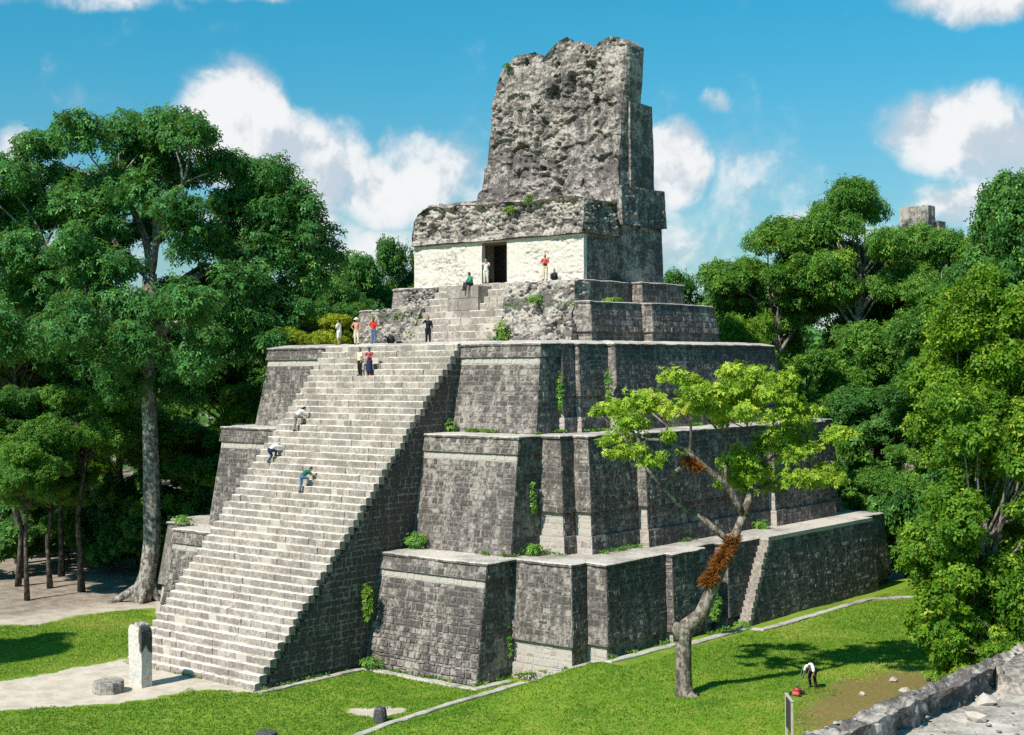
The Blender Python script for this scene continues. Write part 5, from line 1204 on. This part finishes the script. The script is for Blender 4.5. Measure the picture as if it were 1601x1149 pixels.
# push mower
def mower():
    x, y = 30.85, 10.8; z = gz1(x, y) + 0.02; t = thing('lawn_mower', (x, y, z), 'red push lawn mower with thin metal handle in front of the bending worker', 'lawn mower')
    red = simple_mat('red_paint', (0.34, 0.035, 0.025), 0.5, 0.1, 4, 0.5); blk = simple_mat('black_rubber', (0.025, 0.025, 0.027), 0.8); met = simple_mat('steel_tube', (0.45, 0.46, 0.47), 0.35, 0.1, 4, 0.5, 0.9)
    f = Vector((0.15, -1.0, 0)).normalized(); s = Vector((-f.y, f.x, 0)); P = lambda a, b, c: Vector((x, y, z)) + f * a * (0.8 if a > -0.5 else 1) + s * b * 0.75 + Vector((0, 0, c * (0.75 if c < 0.56 else 1)))
    m = MB(); vs = []; pr = [(-0.34, 0.10, 0.27), (-0.32, 0.26, 0.25), (0.30, 0.26, 0.23), (0.36, 0.12, 0.22)]
    for a, h, w in pr: vs += [P(a, -w, 0.06), P(a, -w, h - 0.05), P(a, -w * 0.7, h), P(a, w * 0.7, h), P(a, w, h - 0.05), P(a, w, 0.06)]
    fs = [(k * 6 + i, k * 6 + (i + 1) % 6, (k + 1) * 6 + (i + 1) % 6, (k + 1) * 6 + i) for k in range(3) for i in range(6)] + [tuple(range(5, -1, -1)), tuple(18 + i for i in range(6))]
    m.add(vs, fs); m.build('deck', red, t)
    e = MB(); e.tube([P(0, 0, 0.24), P(0, 0, 0.36), P(0, 0, 0.44), P(0, 0, 0.47)], [0.17, 0.17, 0.14, 0.06], 14); en = e.build('engine', red, t)
    c = MB(); c.tube([P(0, 0, 0.46), P(0, 0, 0.52)], [0.05, 0.05], 10); c.build('fuel_cap', blk, en)
    for a in (-0.30, 0.30):
        for b in (-0.30, 0.30):
            w = MB(); w.tube([P(a, b - 0.03, 0.10), P(a, b + 0.03, 0.10)], [0.11, 0.11], 16); wo = w.build('wheel', blk, t)
            h = MB(); h.tube([P(a, b - 0.035, 0.10), P(a, b + 0.035, 0.10)], [0.05, 0.05], 10); h.build('hub', met, wo)
    h = MB(); h.tube([P(-0.3, -0.2, 0.2), P(-0.75, -0.22, 0.6), P(-1.2, -0.22, 1.0), P(-1.24, -0.16, 1.03), P(-1.24, 0.16, 1.03), P(-1.2, 0.22, 1.0), P(-0.75, 0.22, 0.6), P(-0.3, 0.2, 0.2)], [0.016] * 8, 8); h.build('handle', met, t)
    return P
MP = mower()

# ================================================================== PEOPLE
DG = None
def remeshed(name, parts, voxel, mat, parent=None, smooth_it=2):
    """overlapping limbs and ellipsoids fused into one continuous skin"""
    m = MB()
    for p in parts:
        if p[0] == 't': m.tube(p[1], p[2], 10)
        elif p[0] == 'b':
            c, r = Vector(p[1]), p[2]; vs = []; n, k = 12, 8
            vs.append((c.x, c.y, c.z - r[2]))
            for a in range(1, k):
                th = math.pi * a / k - math.pi / 2
                for j in range(n): vs.append((c.x + r[0] * math.cos(th) * math.cos(j * 6.28318 / n), c.y + r[1] * math.cos(th) * math.sin(j * 6.28318 / n), c.z + r[2] * math.sin(th)))
            vs.append((c.x, c.y, c.z + r[2])); fs = [(0, 1 + (j + 1) % n, 1 + j) for j in range(n)]
            fs += [(1 + a * n + j, 1 + a * n + (j + 1) % n, 1 + (a + 1) * n + (j + 1) % n, 1 + (a + 1) * n + j) for a in range(k - 2) for j in range(n)]
            e = 1 + (k - 2) * n; fs += [(e + j, e + (j + 1) % n, len(vs) - 1) for j in range(n)]; m.add(vs, fs)
    o = m.build('tmp', mat); md = o.modifiers.new('r', 'REMESH'); md.mode = 'VOXEL'; md.voxel_size = voxel; md.use_smooth_shade = True
    s = o.modifiers.new('s', 'SMOOTH'); s.iterations = smooth_it; s.factor = 0.5
    dg = bpy.context.evaluated_depsgraph_get(); me = bpy.data.meshes.new_from_object(o.evaluated_get(dg)); bpy.data.objects.remove(o)
    me.name = name; me.materials.clear(); me.materials.append(mat); me.polygons.foreach_set('use_smooth', np.ones(len(me.polygons), bool))
    o = bpy.data.objects.new(name, me); COL.objects.link(o)
    if parent: o.parent = parent
    return o
STAND = dict(pelvis=(0, 0, 0.93), chest=(0, 0.0, 1.24), neck=(0, 0.0, 1.46), head=(0, 0.03, 1.60), hipL=(-0.09, 0, 0.90), hipR=(0.09, 0, 0.90), kneeL=(-0.10, 0.03, 0.49), kneeR=(0.10, 0.03, 0.49), ankL=(-0.11, -0.02, 0.08), ankR=(0.11, -0.02, 0.08),
             shL=(-0.18, 0, 1.39), shR=(0.18, 0, 1.39), elL=(-0.25, -0.04, 1.12), elR=(0.25, -0.04, 1.12), wrL=(-0.25, 0.08, 0.88), wrR=(0.25, 0.08, 0.88))
SK = {}
def cmat(col, nm='cloth'):
    k = (nm, col)
    if k not in SK: SK[k] = simple_mat(nm, col, 0.85 if nm == 'cloth' else 0.55, 0.18, 14, 0.2)
    return SK[k]
SKIN1, SKIN2 = (0.42, 0.24, 0.16), (0.20, 0.10, 0.06)
def person(loc, face, label, shirt, legs, skin=SKIN1, hair=(0.03, 0.02, 0.015), pose=None, short=False, sleeve=1.0, hat=None, longhair=False, shoes=(0.05, 0.04, 0.035), scale=1.0, skirt=False):
    J = dict(STAND); J.update(pose or {}); J = {k: Vector(v) * scale for k, v in J.items()}; s = scale
    fd = (J['head'] - J['neck']).normalized(); fwd = Vector((0, 1, 0)); fwd = (fwd - fd * fwd.dot(fd)).normalized(); sd_ = fwd.cross(fd)
    H = J['head']; parts = []
    parts.append(('t', [J['pelvis'] - Vector((0, 0, 0.04)) * s, J['pelvis'].lerp(J['chest'], 0.45), J['chest'], J['chest'].lerp(J['neck'], 0.7), J['neck']], [0.135 * s, 0.118 * s, 0.14 * s, 0.11 * s, 0.06 * s]))
    parts.append(('t', [J['neck'], H - fd * 0.04 * s], [0.058 * s, 0.055 * s]))
    parts.append(('b', H + fd * 0.015 * s, (0.078 * s, 0.095 * s, 0.115 * s)))
    parts.append(('b', H - fd * 0.07 * s + fwd * 0.035 * s, (0.052 * s, 0.055 * s, 0.05 * s)))                # jaw
    parts.append(('t', [H + fwd * 0.085 * s + fd * 0.02 * s, H + fwd * 0.112 * s - fd * 0.022 * s], [0.014 * s, 0.02 * s]))   # nose
    for q in (-1, 1): parts.append(('b', H + sd_ * 0.08 * q * s, (0.016 * s, 0.025 * s, 0.035 * s)))        # ears
    for e in 'LR':
        parts.append(('t', [J['pelvis'].lerp(J['hip' + e], 0.6), J['hip' + e], J['hip' + e].lerp(J['knee' + e], 0.5), J['knee' + e], J['knee' + e].lerp(J['ank' + e], 0.35), J['ank' + e]], [0.10 * s, 0.095 * s, 0.078 * s, 0.058 * s, 0.056 * s, 0.036 * s]))
        a = J['ank' + e]; parts.append(('t', [a + Vector((0, -0.05, -0.03)) * s, a + Vector((0, 0.06, -0.045)) * s, a + Vector((0, 0.17, -0.055)) * s], [0.04 * s, 0.042 * s, 0.028 * s]))
        parts.append(('t', [J['chest'].lerp(J['sh' + e], 0.6) + Vector((0, 0, 0.05)) * s, J['sh' + e], J['sh' + e].lerp(J['el' + e], 0.5), J['el' + e], J['el' + e].lerp(J['wr' + e], 0.4), J['wr' + e]], [0.075 * s, 0.062 * s, 0.048 * s, 0.038 * s, 0.038 * s, 0.026 * s]))
        w = J['wr' + e]; d = (w - J['el' + e]).normalized(); side = d.cross(fwd); side = side.normalized() if side.length > 0.1 else sd_; th = d.cross(side)
        parts.append(('t', [w, w + d * 0.045 * s, w + d * 0.085 * s], [0.027 * s, 0.038 * s, 0.034 * s]))
        for k, ln in enumerate((0.065, 0.078, 0.072, 0.055)):
            b = w + d * 0.075 * s + th * (k - 1.5) * 0.021 * s; parts.append(('t', [b, b + d * ln * 0.55 * s, b + (d * ln * 0.9 + side * ln * 0.35) * s], [0.0115 * s, 0.011 * s, 0.009 * s]))
        b = w + d * 0.03 * s - th * 0.03 * s; parts.append(('t', [b, b - th * 0.03 * s + d * 0.03 * s, b - th * 0.035 * s + d * 0.065 * s], [0.013 * s, 0.012 * s, 0.010 * s]))
    body = remeshed('person', parts, 0.022, cmat(skin, 'skin'))
    body.location = loc; body.rotation_euler = (0, 0, R(face - 90)); tag(body, label, 'person')
    # clothing follows the same joints a little wider
    sp = [('t', [J['pelvis'] - Vector((0, 0, 0.03)) * s, J['pelvis'].lerp(J['chest'], 0.45), J['chest'], J['chest'].lerp(J['neck'], 0.72)], [0.158 * s, 0.148 * s, 0.162 * s, 0.115 * s])]
    for e in 'LR':
        t_ = sleeve; pts = [J['chest'].lerp(J['sh' + e], 0.6) + Vector((0, 0, 0.04)) * s, J['sh' + e], J['sh' + e].lerp(J['el' + e], min(1, t_ * 2) * 0.98 if t_ < 0.5 else 0.98)]; rr = [0.092 * s, 0.082 * s, 0.066 * s]
        if t_ >= 1: pts.append(J['el' + e].lerp(J['wr' + e], 0.92)); rr.append(0.046 * s)
        sp.append(('t', pts, rr))
    remeshed('shirt', sp, 0.025, cmat(shirt), body)
    lp = [('t', [J['pelvis'] + (J['chest'] - J['pelvis']) * 0.10, J['pelvis'], J['pelvis'] - Vector((0, 0, 0.08)) * s], [0.150 * s, 0.162 * s, 0.145 * s])]
    for e in 'LR':
        pts = [J['pelvis'].lerp(J['hip' + e], 0.5), J['hip' + e], J['hip' + e].lerp(J['knee' + e], 0.55), J['knee' + e]]; rr = [0.118 * s, 0.118 * s, 0.100 * s, 0.082 * s]
        if not short: pts += [J['knee' + e].lerp(J['ank' + e], 0.5), J['knee' + e].lerp(J['ank' + e], 0.98)]; rr += [0.074 * s, 0.068 * s]
        lp.append(('t', pts, rr))
    if skirt: lp.append(('t', [J['pelvis'], J['kneeL'].lerp(J['kneeR'], 0.5) - Vector((0, 0, 0.25)) * s], [0.17 * s, 0.24 * s]))
    remeshed('skirt' if skirt else 'shorts' if short else 'trousers', lp, 0.025, cmat(legs), body)
    hp = [('b', H + fd * 0.045 * s - fwd * 0.022 * s, (0.088 * s, 0.092 * s, 0.10 * s)), ('b', H - fd * 0.03 * s - fwd * 0.05 * s, (0.078 * s, 0.06 * s, 0.09 * s))]
    if longhair: hp.append(('t', [H - fwd * 0.05 * s, H - fwd * 0.085 * s - fd * 0.12 * s, H - fwd * 0.08 * s - fd * 0.24 * s], [0.08 * s, 0.07 * s, 0.04 * s]))
    remeshed('hair', hp, 0.018, cmat(hair, 'hair'), body)
    for e in 'LR':
        a = J['ank' + e]; remeshed('shoe', [('t', [a + Vector((0, -0.07, -0.035)) * s, a + Vector((0, 0.06, -0.045)) * s, a + Vector((0, 0.19, -0.05)) * s], [0.05 * s, 0.052 * s, 0.036 * s])], 0.015, cmat(shoes, 'leather'), body)
    fm = cmat((0.02, 0.015, 0.012), 'eye')
    for q in (-1, 1):
        m = MB(); lump(m, H + fwd * 0.088 * s + sd_ * 0.032 * q * s + fd * 0.02 * s, 0.012 * s, random.Random(1)); m.build('eye', fm).parent = body
    m = MB(); c = H + fwd * 0.088 * s - fd * 0.062 * s; m.tube([c - sd_ * 0.025 * s, c + sd_ * 0.025 * s], [0.007 * s, 0.007 * s], 6); m.build('mouth', cmat((0.25, 0.07, 0.06), 'lip')).parent = body
    if hat:
        hm = MB(); c = H + fd * 0.075 * s; hm.tube([c, c + fd * 0.06 * s, c + fd * 0.10 * s], [0.105 * s, 0.10 * s, 0.06 * s], 16); hm.tube([c - fd * 0.008 * s, c + fd * 0.008 * s], [0.19 * s, 0.18 * s], 20)
        hm.build('hat', cmat(hat), None, True).parent = body
    return body
UPHAND = dict(elR=(0.30, 0.14, 1.26), wrR=(0.12, 0.16, 1.50))
BOTHUP = dict(elR=(0.27, 0.18, 1.20), wrR=(0.08, 0.20, 1.50), elL=(-0.27, 0.18, 1.20), wrL=(-0.08, 0.20, 1.50))
HIPS = dict(elR=(0.38, -0.06, 1.16), wrR=(0.19, 0.05, 0.98), elL=(-0.38, -0.06, 1.16), wrL=(-0.19, 0.05, 0.98))
FOLD = dict(elR=(0.26, 0.10, 1.14), wrR=(0.02, 0.20, 1.20), elL=(-0.26, 0.10, 1.14), wrL=(-0.02, 0.22, 1.14))
CLIMB = dict(pelvis=(0, 0.05, 0.95), chest=(0, 0.28, 1.17), neck=(0, 0.46, 1.28), head=(0, 0.58, 1.36), hipL=(-0.09, 0.04, 0.92), hipR=(0.09, 0.04, 0.92), kneeL=(-0.10, 0.02, 0.50), ankL=(-0.11, -0.08, 0.08), kneeR=(0.11, 0.40, 0.82), ankR=(0.11, 0.33, 0.485),
             shL=(-0.18, 0.42, 1.24), shR=(0.18, 0.42, 1.24), elL=(-0.25, 0.58, 1.02), elR=(0.25, 0.60, 1.05), wrL=(-0.22, 0.74, 0.95), wrR=(0.22, 0.78, 0.98))
CROUCH = dict(pelvis=(0, -0.05, 0.80), chest=(0, 0.25, 0.98), neck=(0, 0.44, 1.06), head=(0, 0.57, 1.10), hipL=(-0.09, -0.05, 0.77), hipR=(0.09, -0.05, 0.77), kneeL=(-0.11, 0.16, 0.45), ankL=(-0.11, -0.10, 0.08), kneeR=(0.11, 0.38, 0.72), ankR=(0.11, 0.28, 0.485),
              shL=(-0.18, 0.40, 1.02), shR=(0.18, 0.40, 1.02), elL=(-0.26, 0.58, 0.95), elR=(0.26, 0.62, 0.98), wrL=(-0.20, 0.80, 0.94), wrR=(0.22, 0.84, 0.96))
BEND = dict(pelvis=(0, -0.06, 0.90), chest=(0, 0.24, 1.06), neck=(0, 0.44, 1.06), head=(0, 0.58, 1.02), hipL=(-0.10, -0.06, 0.87), hipR=(0.10, -0.06, 0.87), kneeL=(-0.14, 0.08, 0.48), ankL=(-0.16, -0.02, 0.08), kneeR=(0.14, 0.00, 0.48), ankR=(0.16, -0.14, 0.08),
            shL=(-0.18, 0.40, 1.02), shR=(0.18, 0.40, 1.02), elL=(-0.24, 0.46, 0.76), elR=(0.24, 0.46, 0.76), wrL=(-0.20, 0.62, 0.62), wrR=(0.20, 0.62, 0.62))
SIT = dict(pelvis=(0, 0, 0.14), chest=(0, 0.06, 0.46), neck=(0, 0.10, 0.66), head=(0, 0.15, 0.80), hipL=(-0.10, 0.02, 0.12), hipR=(0.10, 0.02, 0.12), kneeL=(-0.17, 0.44, 0.20), kneeR=(0.17, 0.44, 0.20), ankL=(-0.14, 0.50, -0.20), ankR=(0.14, 0.50, -0.20),
           shL=(-0.18, 0.08, 0.60), shR=(0.18, 0.08, 0.60), elL=(-0.26, 0.20, 0.36), elR=(0.26, 0.20, 0.36), wrL=(-0.10, 0.36, 0.26), wrR=(0.10, 0.36, 0.26))
ST = lambda y: (math.floor(y / (15.69 / 48)) + 1) * 18.0 / 48      # height of the tread at depth y
NAVY, JEAN, WHITE, CREAM, RED = (0.018, 0.020, 0.04), (0.09, 0.15, 0.25), (0.72, 0.71, 0.68), (0.62, 0.54, 0.40), (0.50, 0.035, 0.03)
person((-5.55, 16.35, 18.06), 200, 'person in white shirt and white shorts at the left end of the top terrace', WHITE, WHITE, pose=FOLD, short=True, sleeve=0.4)
person((-4.15, 16.6, 18.1), -60, 'person in pale hat and cream trousers with hands on hips on the top terrace', (0.55, 0.28, 0.20), CREAM, pose=HIPS, hat=(0.75, 0.70, 0.58), sleeve=0.35)
person((-3.0, 17.0, 18.13), 110, 'person in red top and blue jeans seen from behind on the top terrace', RED, JEAN, hair=(0.16, 0.05, 0.02), longhair=True, sleeve=0.4, pose=dict(elL=(-0.30, 0.05, 1.15), wrL=(-0.18, 0.18, 1.05)))
person((0.7, 18.2, 18.15), -50, 'person in dark navy suit shading the eyes at the foot of the upper stairs', NAVY, (0.012, 0.012, 0.018), pose=UPHAND)
person((-1.0, 13.86, ST(13.86)), -100, 'person in cream shirt and black trousers standing high on the stairs', (0.70, 0.62, 0.48), (0.012, 0.012, 0.012), sleeve=0.4)
person((-0.15, 13.86, ST(13.86)), -70, 'person in red top and long navy skirt standing high on the stairs', (0.32, 0.03, 0.05), (0.02, 0.025, 0.07), pose=FOLD, sleeve=0.3, skirt=True, hat=(0.08, 0.09, 0.14), shoes=(0.4, 0.05, 0.05))
person((-3.55, 10.85, ST(10.85)), 75, 'person in white shirt and grey trousers climbing the stairs, highest of the three climbers', WHITE, (0.20, 0.18, 0.16), pose=CLIMB, longhair=True)
person((-3.95, 9.16, ST(9.16)), 80, 'person in white shirt and navy trousers crouching on the stairs, leftmost of the climbers', WHITE, (0.03, 0.035, 0.10), pose=CROUCH, hair=(0.55, 0.50, 0.42))
person((0.2, 7.95, ST(7.95)), 60, 'person in green shirt and blue jeans climbing the stairs, lowest of the climbers', (0.015, 0.14, 0.085), JEAN, pose=CLIMB, sleeve=0.4)
person((0.55, 22.50, 21.92), -110, 'person in green top sitting on the stair pedestal below the doorway', (0.02, 0.25, 0.14), (0.03, 0.03, 0.035), skin=SKIN2, pose=SIT)
person((-0.3, 24.95, 22.2), -60, 'person in white clothes raising both hands in the temple doorway', (0.66, 0.68, 0.66), (0.55, 0.55, 0.47), pose=BOTHUP, sleeve=0.4)
person((5.15, 24.55, 22.16), -70, 'person in red shirt and cream trousers standing before the white wall', RED, CREAM, hair=(0.30, 0.13, 0.05), pose=FOLD, sleeve=0.4)
wz = gz1(30.85, 12.55)
person((30.65, 12.62, wz), -81.5, 'worker in white shirt and dark trousers bending over the mower on the lawn', (0.78, 0.77, 0.75), (0.035, 0.03, 0.028), skin=SKIN2, pose=BEND, hair=(0.012, 0.01, 0.01), sleeve=0.35)
def bag(loc, w, d, h, label, rz=0.0):
    t = thing('backpack', loc, label, 'bag', 'bags left on the pyramid'); m = cmat((0.012, 0.012, 0.015), 'canvas')
    b = remeshed('bag_body', [('b', (0, 0, h * 0.42), (w, d, h * 0.5)), ('b', (0, d * 0.55, h * 0.3), (w * 0.75, d * 0.6, h * 0.32))], 0.03, m, t)
    k = MB(); k.tube([(-w * 0.3, -d * 0.7, h * 0.8), (-w * 0.35, -d * 1.2, h * 0.45), (-w * 0.3, -d * 0.8, h * 0.1)], [0.02] * 3, 6); k.build('strap', m).parent = t
    t.rotation_euler = (0, 0, rz)
bag((-2.75, 18.3, 18.15), 0.30, 0.22, 0.62, 'black backpack on the top terrace at the foot of the rubble', 0.4)
bag((-2.25, 18.6, 18.15), 0.26, 0.14, 0.2, 'small flat black bag right of the black backpack', 1.2)
bag((6.05, 24.35, 22.16), 0.34, 0.22, 0.55, 'black bag on the platform edge right of the person in red', -0.5)
bag((-0.19, 25.35, 22.2), 0.15, 0.12, 0.4, 'small dark bag on the doorway threshold', 0.2)
